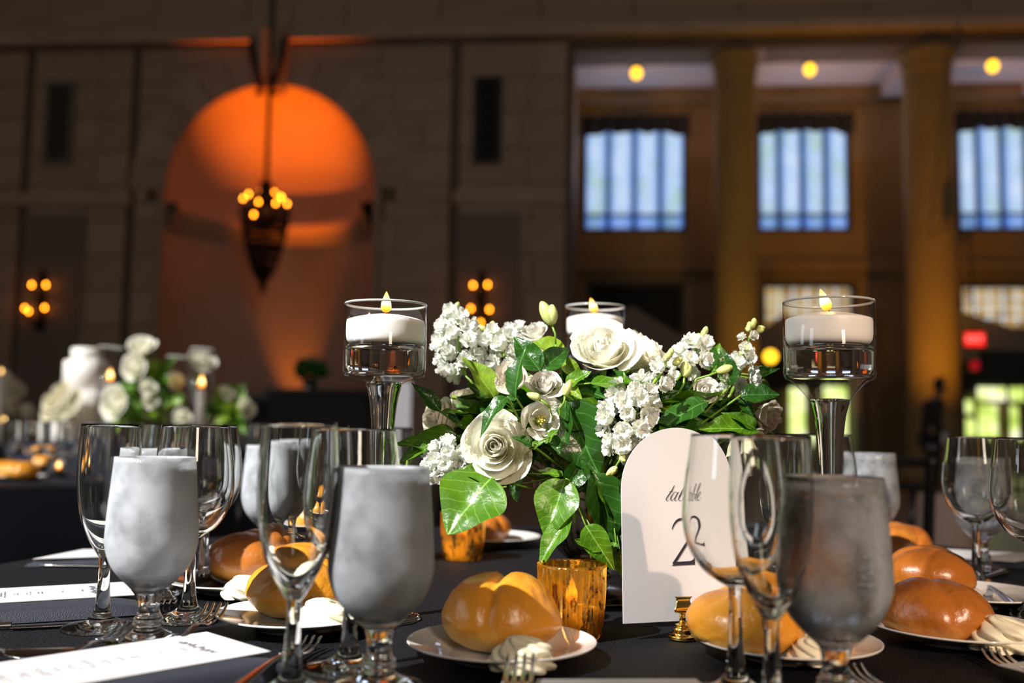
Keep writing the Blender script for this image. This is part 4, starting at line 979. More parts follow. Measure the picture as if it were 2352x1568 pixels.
menu(A, B, 0.235, z1, 'large white menu card at bottom left on a navy napkin', 1); nap_around(A, B, 0.25, z1 - 0.0012, 'navy napkin under the large menu at bottom left', 1, mn=0.035)
A = on(305, 1339, TZ + z1); B = on(305, 1366, TZ + z1)
A = on(288, 1337, TZ + z1); B = on(309, 1367, TZ + z1)
menu(A, B, 0.235, z1, 'white menu card at far left behind two glasses, print toward the left', 2); nap_around(A, B, 0.26, z1 - 0.0012, 'navy napkin under the far left menu card', 2, mn=0.05, mx=0.01)
A = on(226, 1262, TZ + .009); B = on(330, 1280, TZ + .009)
def flatcard(pts, z, label, th=0.0007, nap=None):
    P_ = [on(x, y, TZ + z) for x, y in pts]; o = P_[0]
    mb = MB(); vs = [(p.x - o.x, p.y - o.y, 0) for p in P_] + [(p.x - o.x, p.y - o.y, th) for p in P_]
    mb.add(vs, [(3, 2, 1, 0), (4, 5, 6, 7), (0, 1, 5, 4), (1, 2, 6, 5), (2, 3, 7, 6), (3, 0, 4, 7)])
    t = mb.ob('menu_card', M['paper'], None, False, loc=(o.x, o.y, TZ + z)); tag(t, label, 'card')
    if nap:
        c = sum(P_, Vector()) / 4; Q = [c + (p - c) * 1.12 for p in P_]; napkin(Q, z - 0.001, nap, len(label))
    return t
flatcard([(75, 1284), (330, 1276), (345, 1258), (190, 1262)], 0.010, 'white menu card lying behind the narrow wine glass at far left', nap='dark napkin under the menu behind the narrow wine glass')
flatcard([(455, 1270), (530, 1254), (600, 1249), (500, 1246)], 0.004, 'thin white card behind the brown roll at left')
flatcard([(2138, 1277), (2330, 1290), (2420, 1274), (2110, 1258)], 0.010, 'pale menu card at far right behind the wine glass', nap='black napkin under the pale menu at far right')
A = on(2035, 1556, TZ + .012); B = on(2290, 1526, TZ + .012)
menu(B, A, 0.2, 0.012, 'menu card at the bottom right corner', 3).scale = (1, 1, 1)
A = on(1250, 1562, TZ + .012); B = on(1596, 1563, TZ + .012)
flatcard([(1235, 1561), (1598, 1560), (1700, 1640), (1180, 1640)], 0.012, 'menu card edge at the bottom, right of the centre plate', nap='black napkin under the bottom centre menu')
# ------------------------------------------------------------------ table number card and its clip
clip = on(1567, 1468); yaw = radians(18)
cardM = Matrix.Translation((clip.x, clip.y + 0.004, TZ)) @ Matrix.Rotation(yaw, 4, 'Z') @ Matrix.Rotation(radians(-3), 4, 'X')
CI = cardM.inverted()
def cp(px, py):                    # card-local (x, z) for a pixel
    o = CI @ CAMP; d = CI.to_3x3() @ ray(px, py); p = o + d * ((0 - o.y) / d.y); return p.x, p.z
xl, zb_ = cp(1432, 1432); zt_ = cp(1560, 982)[1]; CWd = 0.119; xr = xl + CWd; Rr = CWd / 2; zc_ = zt_ - Rr * 1.0
t = thing('table_number_card', 'white arch-topped card reading table 2, held by a gold clip', 'card'); t.matrix_world = cardM
out = [(xl, zb_), (xr, zb_)] + [((xl + xr) / 2 + Rr * cos(pi * k / 32), zc_ + Rr * sin(pi * k / 32)) for k in range(33)]
n = len(out)
mb = MB().add([(x, 0, z) for x, z in out] + [(x, 0.0012, z) for x, z in out], [tuple(range(n)), tuple(range(2 * n - 1, n - 1, -1))] + [(i, n + i, n + (i + 1) % n, (i + 1) % n) for i in range(n)])
mb.ob('card', M['paper'], t, False)
def crop(x, y): return cp(1500 + x / 6.272, 1080 + y / 6.272)
mb = MB()
for q in (((265, 1374), (322, 1318), (540, 1302), (545, 1358)), ((545, 1358), (540, 1302), (572, 1285), (600, 1355)), ((600, 1355), (572, 1285), (590, 1260), (600, 1225))):
    mb.add([(crop(*p)[0], -0.00038, crop(*p)[1]) for p in q], [(0, 1, 2, 3)])
TWO = mb
strokes = {'numeral': [[(273, 850, 9), (285, 808, 18), (315, 755, 26), (355, 717, 34), (400, 702, 38), (440, 698, 42), (498, 713, 48), (535, 750, 52), (553, 800, 54), (556, 860, 55), (545, 915, 48), (515, 985, 40), (482, 1048, 36), (400, 1180, 38), (312, 1318, 42), (292, 1348, 42)]],
 'letter_t': [[(305, 215, 9), (270, 285, 14), (225, 350, 15), (192, 400, 13), (188, 425, 9), (203, 436, 6), (225, 425, 5), (245, 400, 4)], [(228, 307, 6), (290, 300, 6)]],
 'letter_a': [[(350, 330, 5), (320, 308, 6), (285, 340, 11), (258, 385, 14), (255, 420, 11), (270, 435, 7), (300, 405, 6), (345, 345, 5)], [(365, 310, 11), (335, 355, 14), (312, 405, 12), (310, 430, 8), (325, 437, 6), (350, 420, 4), (372, 395, 4)]],
 'letter_b': [[(372, 400, 4), (420, 330, 6), (470, 250, 7), (490, 205, 6), (480, 188, 6), (458, 215, 10), (420, 290, 14), (385, 360, 15), (368, 405, 13), (372, 430, 8), (400, 436, 6), (435, 405, 10), (450, 360, 9), (440, 335, 6), (480, 350, 4), (500, 345, 4)]],
 'letter_l': [[(480, 400, 4), (520, 330, 6), (565, 250, 7), (588, 205, 6), (580, 186, 6), (560, 210, 10), (520, 290, 14), (488, 355, 15), (470, 405, 13), (473, 430, 8), (490, 436, 6), (520, 405, 4)]],
 'letter_e': [[(520, 405, 4), (560, 370, 6), (590, 335, 7), (588, 315, 6), (570, 318, 10), (540, 355, 14), (522, 400, 14), (528, 428, 10), (550, 434, 7), (590, 405, 4), (605, 390, 4)]]}
for nme, ss in strokes.items():
    mb = TWO if nme == 'numeral' else MB()
    for s_ in ss:
        P_ = cr(s_, 5) if len(s_) > 2 else s_; b0 = len(mb.v)
        for i, (x, y, w_) in enumerate(P_):
            x0, y0, _ = P_[max(i - 1, 0)]; x1, y1, _ = P_[min(i + 1, len(P_) - 1)]; L_ = math.hypot(x1 - x0, y1 - y0) or 1
            nx_, ny_ = -(y1 - y0) / L_, (x1 - x0) / L_
            for sg in (1, -1):
                a_, b_ = crop(x + sg * nx_ * w_ / 2, y + sg * ny_ * w_ / 2); mb.v.append(Vector((a_, -0.0004, b_)))
        for i in range(len(P_) - 1): mb.f.append((b0 + 2 * i, b0 + 2 * i + 1, b0 + 2 * i + 3, b0 + 2 * i + 2))
    mb.ob(nme, M['ink'], t, False)
t = thing('card_clip', 'small polished gold clip stand holding the table number card', 'clip', (clip.x, clip.y - 0.0015, TZ + 0.0008), yaw * 0.6)
MB().lathe(cr([(0, 0), (0.0120, 0), (0.0132, 0.0015), (0.0128, 0.0035), (0.0105, 0.0042), (0.0092, 0.0052), (0.0082, 0.0100), (0.0060, 0.0112), (0.0068, 0.0125), (0.0066, 0.0138), (0.0030, 0.0145), (0, 0.0145)], 3), 40).ob('base', M['gold'], t)
MB().tube([(0, 0, 0.0138), (0, 0, 0.026)], 0.0030, 14).ob('post', M['gold'], t)
def jaw(s, q):
    P_ = cr([(0.0, 0.0235, 0.0035), (0.0030, 0.0245, 0.0080), (0.0045, 0.0270, 0.0098), (0.0030, 0.0315, 0.0078), (0.0008, 0.0355, 0.0066), (0.0022, 0.0385, 0.0082), (0.0024, 0.0392, 0.0085)], 4)
    i = min(int(q * (len(P_) - 1) + .5), len(P_) - 1); y, z, hw_ = P_[i]; return ((2 * s - 1) * hw_, -y - 0.0006, z)
mb = MB().grid(jaw, 8, 24); o = mb.ob('front_jaw', M['gold'], t); o.modifiers.new('thick', 'SOLIDIFY').thickness = 0.0009
mb = MB().grid(lambda s, q: (jaw(s, q)[0], 0.0075 - jaw(s, q)[1], jaw(s, q)[2]), 8, 24); o = mb.ob('rear_jaw', M['gold'], t); o.modifiers.new('thick', 'SOLIDIFY').thickness = 0.0009


# light through the blown bowls
for o in bpy.data.objects:
    if o.type == 'LIGHT' and o.name.startswith('sunbeam'): o.data.cycles.is_caustics_light = True
    elif o.type == 'MESH' and o.parent and ('glass' in o.parent.name or 'flute' in o.parent.name) and o.name.startswith('bowl'): o.cycles.is_caustics_caster = True
    elif o.type == 'MESH' and o.name.split('.')[0] in ('bread_roll', 'bread_plate', 'butter_rosette', 'menu_card', 'card', 'folded_napkin', 'tablecloth'): o.cycles.is_caustics_receiver = True
# ------------------------------------------------------------------ centrepiece: vase
vp = gx(1372, 1.13)
t = thing('compote_vase', 'aged mercury glass footed compote vase holding the white flowers', 'vase', (vp.x, vp.y, TZ + 0.0008))
VZ = 0.135
def vrib(a, z): return 1 + 0.012 * cos(24 * a)
MB().lathe(cr([(0.004, 0.038), (0.022, 0.040), (0.042, 0.052), (0.058, 0.075), (0.068, 0.105), (0.076, VZ), (0.0745, VZ), (0.064, 0.102), (0.050, 0.075), (0.03, 0.056), (0.0, 0.050)], 4), 96, vrib).ob('bowl', M['vase'], t)
MB().lathe(cr([(0, 0.0395), (0.014, 0.039), (0.012, 0.034), (0.016, 0.030), (0.016, 0.026), (0.011, 0.020), (0.013, 0.0155), (0.013, 0.014)], 4), 40).ob('stem', M['vase'], t)
MB().lathe(cr([(0.013, 0.0155), (0.024, 0.014), (0.040, 0.010), (0.047, 0.005), (0.047, 0.0), (0, 0.0)], 3), 64).ob('foot', M['vase'], t)
MB().tube([(0.0755 * cos(a * pi / 32), 0.0755 * sin(a * pi / 32), VZ) for a in range(65)], 0.0018, 8, False).ob('gilt_rim', M['gold'], t)
VC = Vector((vp.x, vp.y, TZ + VZ))
# ------------------------------------------------------------------ flower meshes (unit size)
def petal(R0, R1, h, W, curl, lip, seed, wav=0.03, nu=10, nv=9):
    """a cupped petal wrapping the z axis: R0 base radius, R1 widest radius, curl = outward reach of the top"""
    o = Vector((seed * 1.7, seed * 0.9, 0)); wav *= 0.75
    def f(s, q):
        u = 2 * s - 1
        v = q * (1 - 0.16 * abs(u) ** 2.2 * q)
        rho = R0 + (R1 - R0) * sin(min(v, 0.75) / 0.75 * pi / 2) + curl * max(0, v - 0.45) ** 1.6 * 2.2
        z = h * v - lip * max(0, v - 0.72) ** 1.5 * 3.0 * h
        wv = W * (0.30 + 0.70 * min(1, v / 0.55) ** 0.8) * (1 if v < 0.7 else sqrt(max(0.10, 1 - ((v - 0.7) / 0.36) ** 2)))
        th = u * wv
        n_ = noise.noise(Vector((u * 1.6, v * 2.0, 0)) + o)
        rho += wav * n_ + lip * 0.10 * (abs(u) ** 3) * v + 0.10 * wav * sin(u * 5 + seed) * v * v
        z += wav * 0.8 * noise.noise(Vector((u * 2.5, v * 2, 3)) + o) * v
        return (rho * cos(th), rho * sin(th), z)
    return MB().grid(f, nu, nv)
def rose_build(nm_, mat_, n=30, seed=1, openness=1.0, wmul=1.0, joined=False, wav=0.03):
    ms = []; r_ = random.Random(seed)
    for k in range(n):
        q = k / (n - 1)
        R1 = 0.10 + 0.62 * q ** 0.85 * openness; R0 = 0.05 + 0.10 * q
        h = 1.02 + 0.06 * sin(k) - 0.26 * q ** 2
        curl = -0.10 + 0.58 * openness * q ** 1.5; lip = 0.0 + 0.38 * q ** 1.6
        W = (1.75 - 1.0 * q ** 0.6) * wmul
        mb = petal(R0, R1, h, W, curl, lip, seed * 10 + k, wav * (0.4 + q))
        mb.xf(Matrix.Rotation(k * radians(137.5) + r_.uniform(-.3, .3), 4, 'Z') @ Matrix.Rotation(r_.uniform(-.14, .14) * (.3 + q), 4, 'X') @ Matrix.Rotation(r_.uniform(-.10, .16) * q, 4, 'Y') @ Matrix.Scale(r_.uniform(.93, 1.07), 4))
        ms.append(mb)
    if joined:
        J = MB()
        for m_ in ms: J.add(m_.v, m_.f)
        return J.mesh(nm_, mat_)
    return [m_.mesh('petal', mat_) for m_ in ms]
calyx = MB()
for k in range(5):
    a = 2 * pi * k / 5
    calyx.grid(lambda s, q: ((0.10 + 0.34 * q) * cos(a) - (s - .5) * 0.16 * (1 - q) * sin(a), (0.10 + 0.34 * q) * sin(a) + (s - .5) * 0.16 * (1 - q) * cos(a), -0.02 + 0.05 * q - 0.1 * q * q), 3, 5)
calyx.lathe([(0, -0.16), (0.07, -0.15), (0.14, -0.06), (0.15, 0.03), (0, 0.06)], 12)
calyx_me = calyx.mesh('calyx', M['stem'])
ROSE = rose_build('rose', M['rose'], 25, 1, 1.0, 1.15, wav=0.06); CREAM = rose_build('rose', M['cream'], 24, 8, 0.8)
LISI = rose_build('lisianthus', M['lisi'], 16, 3, 0.75, 1.15, wav=0.06); LOPEN = rose_build('lisianthus', M['lisi'], 9, 4, 1.0, 1.25, wav=0.05)[3:]; BLUSH = rose_build('lisianthus', M['blush'], 14, 6, 0.7, 1.15, wav=0.05)
FLOP = [m_ for m_ in rose_build('lisianthus', M['cream'], 10, 9, 0.55, 0.8, wav=0.07)[3:]]
FAR_ROSE = rose_build('rose', M['rose'], 16, 2, joined=True); FAR_CREAM = rose_build('rose', M['cream'], 14, 7, joined=True)
def rotm(axis):                       # matrix taking +Z to axis
    return Vector(axis).normalized().to_track_quat('Z', 'Y').to_matrix().to_4x4()
def stem_to_vase(t, base, m_='stem', rad=0.0016, inv=None, bow=0.02):
    """green stem from a flower head down into the mouth of the vase"""
    r_ = random.Random(int((base.x + base.z) * 9999))
    v = VC + Vector((r_.uniform(-.04, .04), r_.uniform(-.03, .03), -0.02))
    I = t.matrix_world.inverted() if inv is None else inv
    ax = inv_axis
    m1 = base.lerp(v, 0.5) + Vector((0, 0, -bow * 0.3))
    P_ = [I @ p for p in cr([tuple(base), tuple(m1), tuple(v)], 5) for p in [Vector(p)]]
    sc_ = I.to_scale()[0]
    MB().tube(P_, rad * sc_, 6).ob('stem', M[m_], t)
inv_axis = None
def flower(name, P, x, y, d, R, axis, label, cat='flower', spin=0.0, group=None, depth=0.75, st=True):
    c = at(x, y, d); ax = Vector(axis).normalized()
    base = c - ax * R * depth
    t = thing(name, label, cat, group=group)
    t.matrix_world = Matrix.Translation(base) @ rotm(ax) @ Matrix.Rotation(spin, 4, 'Z') @ Matrix.Scale(R * 0.84, 4)
    for m_ in P: ob('petal', m_, t)
    ob('calyx', calyx_me, t)
    if st:
        I = (Matrix.Translation(base) @ rotm(ax) @ Matrix.Rotation(spin, 4, 'Z') @ Matrix.Scale(R * 0.84, 4)).inverted()
        stem_to_vase(t, base - ax * R * 0.1, inv=I)
    return t
flower('rose', ROSE, 1134, 1022, 0.985, 0.0425, (-0.16, -1, 0.16), 'large open white rose, lowest in front at left', spin=0.5)
ROSE2 = rose_build('rose', M['rose'], 22, 5, 1.0, 1.2, wav=0.06)
flower('rose', ROSE2, 1392, 785, 1.03, 0.0450, (-0.05, -0.72, 0.62), 'large white rose crowning the top of the centrepiece', spin=2.0)
flower('rose', CREAM, 1506, 800, 1.10, 0.050, (0.75, -0.25, 0.55), 'cream rose seen side-on just right of the top white rose', spin=1.0)
flower('rose', CREAM, 992, 955, 1.10, 0.046, (-0.85, -0.45, 0.35), 'cream rose facing left at the left end of the centrepiece', spin=0.2)
flower('rose', CREAM, 1064, 905, 1.15, 0.036, (-0.3, -0.5, 0.8), 'small cream rose behind the left end, beside the dark leaf blade', spin=1.2)
flower('lisianthus', BLUSH, 1168, 856, 1.02, 0.030, (-0.25, -1, 0.30), 'blush-centred white bloom behind a narrow dark leaf', spin=0.3)
flower('lisianthus', LISI, 1250, 872, 1.0, 0.0275, (-0.1, -0.85, 0.55), 'white ruffled lisianthus right above the open yellow-centred one', spin=0.9)
lo = flower('lisianthus', LOPEN, 1247, 962, 0.985, 0.029, (0.25, -1, 0.12), 'open white lisianthus with yellow-green centre', spin=0.4)
mb = MB()
for k in range(9):
    a = k * 2.4; r = 0.05 + 0.018 * k; mb.tube([(0.02 * cos(a), 0.02 * sin(a), 0.25), (r * cos(a), r * sin(a), 0.62)], 0.012, 5); mb.sphere((r * cos(a), r * sin(a), 0.65), 0.045, 6)
mb.ob('stamens', pmat('yellow_stamen', (0.80, 0.50, 0.02), 0.6, col2=(0.50, 0.62, 0.05), scale=9), lo)
MB().lathe([(0, 0.1), (0.08, 0.15), (0.11, 0.35), (0.04, 0.6), (0.06, 0.66), (0, 0.7)], 10).ob('pistil', M['bud'], lo)
flower('lisianthus', LISI, 1620, 893, 1.03, 0.024, (0.1, -1, 0.35), 'small round white bloom at the right, among green buds', spin=2.2)
flower('lisianthus', LISI, 1226, 748, 1.14, 0.026, (-0.35, -0.5, 0.8), 'white ruffled bloom at the top left of the centrepiece', spin=0.1)
flower('lisianthus', BLUSH, 1228, 795, 1.08, 0.024, (-0.2, -0.7, 0.6), 'pale blush bloom tucked under the top left white bloom', spin=1.5)
flower('lisianthus', BLUSH, 1785, 960, 1.05, 0.033, (0.75, -0.6, -0.25), 'cream bloom facing right at the right end of the centrepiece', spin=.8)
flower('lisianthus', FLOP, 1712, 1072, 1.0, 0.042, (0.15, -0.45, -0.9), 'drooping cream bloom behind the narrow flute at right', spin=.3)
flower('lisianthus', FLOP, 1762, 905, 1.08, 0.024, (0.8, -0.4, 0.1), 'small pale bloom at upper right beside the dark glossy leaf', spin=.3)
flower('lisianthus', FLOP, 1745, 1000, 1.04, 0.018, (0.2, -0.8, -0.1), 'small cream bud opening above the drooping bloom', spin=1.3)
# stock: clusters of small ruffled florets on a stem
def floret_mesh(seed):
    r_ = random.Random(seed); J = MB()
    for k in range(9):
        ring = 0 if k < 4 else 1
        h = 0.75 if ring == 0 else 0.6; tilt = 0.35 if ring == 0 else 1.0
        o = Vector((seed + k, 0, 0))
        def f(s, q):
            u = 2 * s - 1; w_ = 0.52 * q ** 0.7 * sqrt(max(0.05, 1 - (q / 1.06) ** 6))
            z = q * h; x = 0.06 + q * 0.14 + 0.12 * noise.noise(Vector((u * 1.5, q * 2, 0)) + o) + 0.05 * sin(u * 6 + k) * q
            return (x, u * w_, z + 0.08 * noise.noise(Vector((u * 2, 5, q)) + o))
        m_ = MB().grid(f, 6, 5); m_.xf(Matrix.Rotation(k * 2 * pi / (4 if ring == 0 else 5) + ring * .6 + r_.random() * .4, 4, 'Z') @ Matrix.Rotation(tilt + r_.uniform(-.15, .15), 4, 'Y'))
        J.add(m_.v, m_.f)
    J.lathe([(0, -0.12), (0.07, -0.1), (0.1, 0.02), (0.05, 0.12), (0, 0.14)], 8)
    return J.mesh('floret', M['stock'])
FLO = [floret_mesh(s_) for s_ in range(4)]
bud_me = MB().lathe(cr([(0, 0), (0.22, 0.06), (0.36, 0.35), (0.34, 0.7), (0.16, 1.0), (0, 1.08)], 3), 10, lambda a, z: 1 + 0.08 * cos(5 * a)).mesh('bud', M['bud'])
def stock(x0, y0, d0, x1, y1, d1, n, spread, label, fr=0.0145, buds=3, seed=1, grp=None, face=0.45):
    a = at(x0, y0, d0); b = at(x1, y1, d1); r_ = random.Random(seed)
    t = thing('stock_flower', label, 'flower', tuple(a), 0, grp)
    ax = (b - a); L_ = ax.length; axn = ax.normalized(); Q = rotm(axn)
    P_ = [Vector(), ax * 0.5, ax]
    MB().tube(P_, [0.0022, 0.002, 0.0012], 6).ob('stalk', M['stem'], t)
    for k in range(n):
        q = (k + 0.5) / n; th = k * 2.4 + r_.random() * 0.4
        rad = spread * sqrt(max(0.15, 1 - abs(2 * q - 0.85) ** 2.2)) * r_.uniform(0.75, 1.05)
        dirv = Q.to_3x3() @ Vector((cos(th), sin(th), 0))
        p = ax * q + dirv * rad * 0.75
        fa = (dirv + axn * 0.35 + Vector((0, -face, 0.1))).normalized()
        s_ = fr * r_.uniform(0.85, 1.15) * (1 - 0.25 * max(0, q - .6))
        ob('floret', FLO[k % 4], t, mat4=Matrix.Translation(p) @ rotm(fa) @ Matrix.Rotation(r_.random() * 6, 4, 'Z') @ Matrix.Scale(s_, 4))
    for k in range(buds):
        th = k * 2.1; dv = Q.to_3x3() @ Vector((cos(th), sin(th), 0.8)); p = ax * (1.0 + 0.03 * k) + dv * 0.004
        ob('bud', bud_me, t, mat4=Matrix.Translation(p) @ rotm(dv) @ Matrix.Scale(0.0085, 4))
    I = Matrix.Translation(a).inverted(); stem_to_vase(t, a, inv=I)
    return t
stock(1068, 862, 1.10, 1040, 722, 1.13, 30, 0.031, 'white stock cluster at the upper left, tallest on that side', seed=1)
stock(1180, 850, 1.10, 1125, 765, 1.12, 18, 0.026, 'white stock cluster between upper left one and the blush bloom', seed=2)
stock(1060, 1035, 1.03, 985, 1085, 1.02, 22, 0.026, 'white stock cluster low at the left beside the big rose', seed=3, buds=1, fr=0.0125)
stock(1455, 895, 1.0, 1418, 1040, 0.97, 32, 0.032, 'dense white stock cluster hanging above the table number card', seed=4, buds=1, face=0.7)
stock(1470, 925, 1.0, 1530, 838, 1.02, 9, 0.020, 'small white stock spray with a yellow-green stalk, right of the dense cluster', seed=5, buds=6, face=.3)
stock(1570, 850, 1.06, 1610, 785, 1.08, 11, 0.020, 'white stock cluster with green buds right of the top rose', seed=6, buds=5)
stock(1680, 905, 1.05, 1712, 822, 1.07, 10, 0.019, 'white stock cluster at the right behind the upright dark leaf', seed=7, buds=2)
stock(1700, 825, 1.07, 1726, 765, 1.08, 5, 0.010, 'budding stock tip rising highest at the right', seed=8, buds=7, fr=.010)
stock(1160, 790, 1.16, 1215, 770, 1.16, 9, 0.020, 'white stock florets behind the top left ruffled bloom', seed=9, buds=0)
def budstem(x0, y0, x1, y1, d, label, s_=0.020, n=1, m_='bud'):
    a = at(x0, y0, d); b = at(x1, y1, d); t = thing('flower_bud', label, 'bud', tuple(a)); v = b - a
    MB().tube([Vector(), v * .5 + Vector((0.002, 0, 0)), v], 0.0012, 6).ob('stalk', M['stem'], t)
    for k in range(n):
        dv = (v.normalized() + Vector((0.5 * (k - (n - 1) / 2), 0, 0))).normalized()
        ob('bud', bud_me, t, mat4=Matrix.Translation(v - dv * 0.002) @ rotm(dv) @ Matrix.Diagonal((s_ * 0.7, s_ * 0.7, s_ * (1 - .2 * k), 1)))
    stem_to_vase(t, a, inv=Matrix.Translation(a).inverted(), rad=0.001)
budstem(1276, 790, 1266, 742, 1.06, 'pale green lisianthus buds at the very top, left of the top rose', 0.026, 2)
budstem(1285, 940, 1298, 905, 0.985, 'round green bud between the two middle lisianthus', 0.016, 1)
budstem(1262, 935, 1235, 915, 0.98, 'dark green bud cluster over the open lisianthus', 0.013, 3)
budstem(1560, 900, 1572, 862, 1.03, 'green buds left of the small round bloom', 0.017, 2)
budstem(1600, 870, 1650, 853, 1.03, 'pointed yellow-green bud above the small round bloom', 0.018, 1)
budstem(1425, 1040, 1412, 1075, 0.97, 'tiny yellow-green sprig under the dense stock cluster', 0.012, 4)
# ------------------------------------------------------------------ foliage
def leaf_mesh(kind, bend, fold, m_, seed=0, twist=0.0):
    o = Vector((seed, seed * 2, 0)); wd = {'broad': 0.36, 'oval': 0.26, 'blade': 0.16}[kind]
    def f(s, q):
        u = 2 * s - 1; x = q
        w_ = wd * (sin(pi * min(1, q ** 0.8)) ** 0.75 if kind != 'blade' else sin(pi * q ** 0.85)) * (1 - 0.35 * q) * 1.25
        w_ = max(w_, 0.004)
        if kind == 'broad': w_ *= 1 + 0.03 * sin(q * 90)
        y = u * w_
        z = -bend * x * x + fold * abs(y) + 0.05 * noise.noise(Vector((x * 3, u * 1.5, 0)) + o) * (1 if kind == 'broad' else 0.5) + 0.03 * sin(x * 13) * u * u
        a = twist * x; return (x, y * cos(a) - z * sin(a) * 0, z + y * sin(a))
    mb = MB().grid(f, 8, 16)
    return mb.mesh('leaf', m_)
LF = {}
for kd in ('broad', 'oval', 'blade'):
    for mm in ('leafd', 'leafm', 'leafl'):
        LF[kd, mm] = [leaf_mesh(kd, b_, f_, M[mm], i * 3 + 1, tw) for i, (b_, f_, tw) in enumerate(((0.12, 0.35, 0), (0.30, 0.5, 0.5), (-0.10, 0.25, -0.5), (0.45, 0.3, 0.2)))]
def leafM(a, b, nrm, roll_=0.0):
    X = (b - a); L_ = X.length; X = X.normalized(); Nn = Vector(nrm); Nn = (Nn - X * Nn.dot(X))
    if Nn.length < 1e-4: Nn = X.orthogonal()
    Nn.normalize(); Y = Nn.cross(X); R3 = Matrix((X, Y, Nn)).transposed().to_4x4() @ Matrix.Rotation(roll_, 4, 'X')
    return R3, L_
def sprig(label, leaves, grp=None, seed=0, name='leafy_sprig', stemto=True):
    """leaves: (x0,y0,d0, x1,y1,d1, kind, mat, variant, normal, width factor)"""
    x, y, d = leaves[0][:3]; o = at(x, y, d)
    t = thing(name, label, 'foliage', tuple(o), 0, grp); I = Matrix.Translation(o).inverted()
    for lf in leaves:
        a = at(*lf[0:3]); b = at(*lf[3:6]); n_ = lf[9] if len(lf) > 9 and lf[9] else (-0.35, -0.8, 0.5); wf = lf[10] if len(lf) > 10 else 1.0
        R3, L_ = leafM(a, b, n_)
        ob('leaf', LF[lf[6], lf[7]][lf[8] % 4], t, mat4=Matrix.Translation(a - o) @ R3 @ Matrix.Diagonal((L_, L_ * wf, L_, 1)))
    for lf in leaves[1:]:
        a = at(*lf[0:3]) - o
        if a.length > 0.004: MB().tube([Vector(), a * 0.5 + Vector((0, 0.002, 0)), a], 0.0009, 5).ob('twig', M['stem'], t)
    if stemto: stem_to_vase(t, o, inv=I, rad=0.0012)
    return t
sprig('big veined green leaf hanging in front under the lowest white rose', [(1128, 1098, .985, 1024, 1217, .955, 'broad', 'leafm', 0, (-0.3, -0.85, 0.35), 1.35), (1128, 1098, 1.0, 1045, 1075, .99, 'broad', 'leafm', 1, (-0.2, -.8, .6), .9)])
sprig('large dark leaf left of the dense stock cluster, pointing down', [(1300, 922, 1.0, 1372, 1092, .985, 'broad', 'leafd', 0, (-0.3, -0.9, 0.1), 1.0), (1300, 922, 1.0, 1290, 1060, 1.0, 'oval', 'leafd', 1, (-.6, -.7, .1), 1.0)])
sprig('curled dark leaf under the centre, beside the card', [(1330, 1060, 1.0, 1352, 1148, .98, 'broad', 'leafd', 3, (-0.7, -0.6, -.2), 1.0), (1330, 1060, 1.0, 1300, 1138, .99, 'broad', 'leafd', 1, (.4, -.8, .3), .8)])
sprig('long leaf hanging straight down left of the card', [(1362, 1085, .985, 1424, 1256, .975, 'oval', 'leafd', 1, (0.4, -0.8, 0.1), 1.0), (1375, 1095, .99, 1420, 1200, .98, 'oval', 'leafm', 0, (.5, -.8, .1), .8)])
sprig('bright hanging leaves in front of the vase, pointing lower left', [(1300, 1100, .99, 1250, 1232, .975, 'broad', 'leafm', 0, (-0.3, -0.9, 0.1), .95), (1312, 1185, .98, 1230, 1296, .965, 'oval', 'leafm', 0, (-.5, -.7, .3), .75)])
sprig('trailing tendril with two leaves just above the gold votive', [(1318, 1140, .985, 1318, 1200, .98, 'blade', 'leafm', 0), (1345, 1206, .97, 1408, 1304, .955, 'oval', 'leafm', 1, (-.2, -.9, .3), 1.0), (1386, 1262, .97, 1317, 1243, .965, 'oval', 'leafm', 2, (0, -.7, .7), .8)])
sprig('small trailing leaves beside the left edge of the card', [(1405, 1150, 1.0, 1428, 1262, .99, 'oval', 'leafd', 2), (1415, 1245, .98, 1396, 1285, .975, 'oval', 'leafm', 1), (1424, 1262, .985, 1432, 1330, .98, 'oval', 'leafm', 0), (1380, 1290, 1.0, 1350, 1312, 1.0, 'oval', 'leafd', 2)])
sprig('dark leaf blade crossing the left end, near the tall candle', [(1012, 945, 1.04, 953, 876, 1.03, 'blade', 'leafd', 1, (-.2, -.8, .6), 1.2), (1012, 945, 1.04, 1075, 955, 1.02, 'oval', 'leafm', 2, (0, -.5, .9), .7), (1030, 950, 1.04, 1060, 975, 1.03, 'blade', 'leafd', 0)])
sprig('broad drooping leaf at far left under the cream rose', [(1050, 1000, 1.05, 922, 1018, 1.02, 'broad', 'leafm', 3, (-.1, -.7, .7), .75), (1000, 1030, 1.05, 908, 1010, 1.03, 'oval', 'leafm', 0, (0, -.6, .8), .9), (985, 1015, 1.06, 920, 1070, 1.05, 'oval', 'leafl', 1)])
sprig('tall yellow-green leaf left of the blush bloom', [(1135, 915, 1.05, 1076, 808, 1.05, 'oval', 'leafl', 1, (.5, -.8, .2), 1.1)])
sprig('pair of dark leaves above the middle lisianthus', [(1240, 852, 1.03, 1180, 768, 1.04, 'oval', 'leafd', 0, (-.1, -.9, .3), 1.0), (1244, 852, 1.03, 1308, 788, 1.04, 'oval', 'leafd', 1, (0, -.9, .4), 1.0)])
sprig('flat yellow-green leaf under the top left bloom', [(1298, 812, 1.06, 1212, 782, 1.06, 'broad', 'leafl', 0, (0, -.6, .8), 1.0), (1290, 830, 1.05, 1340, 865, 1.04, 'oval', 'leafl', 1)])
sprig('narrow dark leaf standing in front of the blush bloom', [(1186, 915, .985, 1178, 795, .99, 'blade', 'leafd', 1, (-.9, -.5, 0), 1.6), (1190, 910, .99, 1148, 925, .98, 'oval', 'leafd', 0, None, .8)])
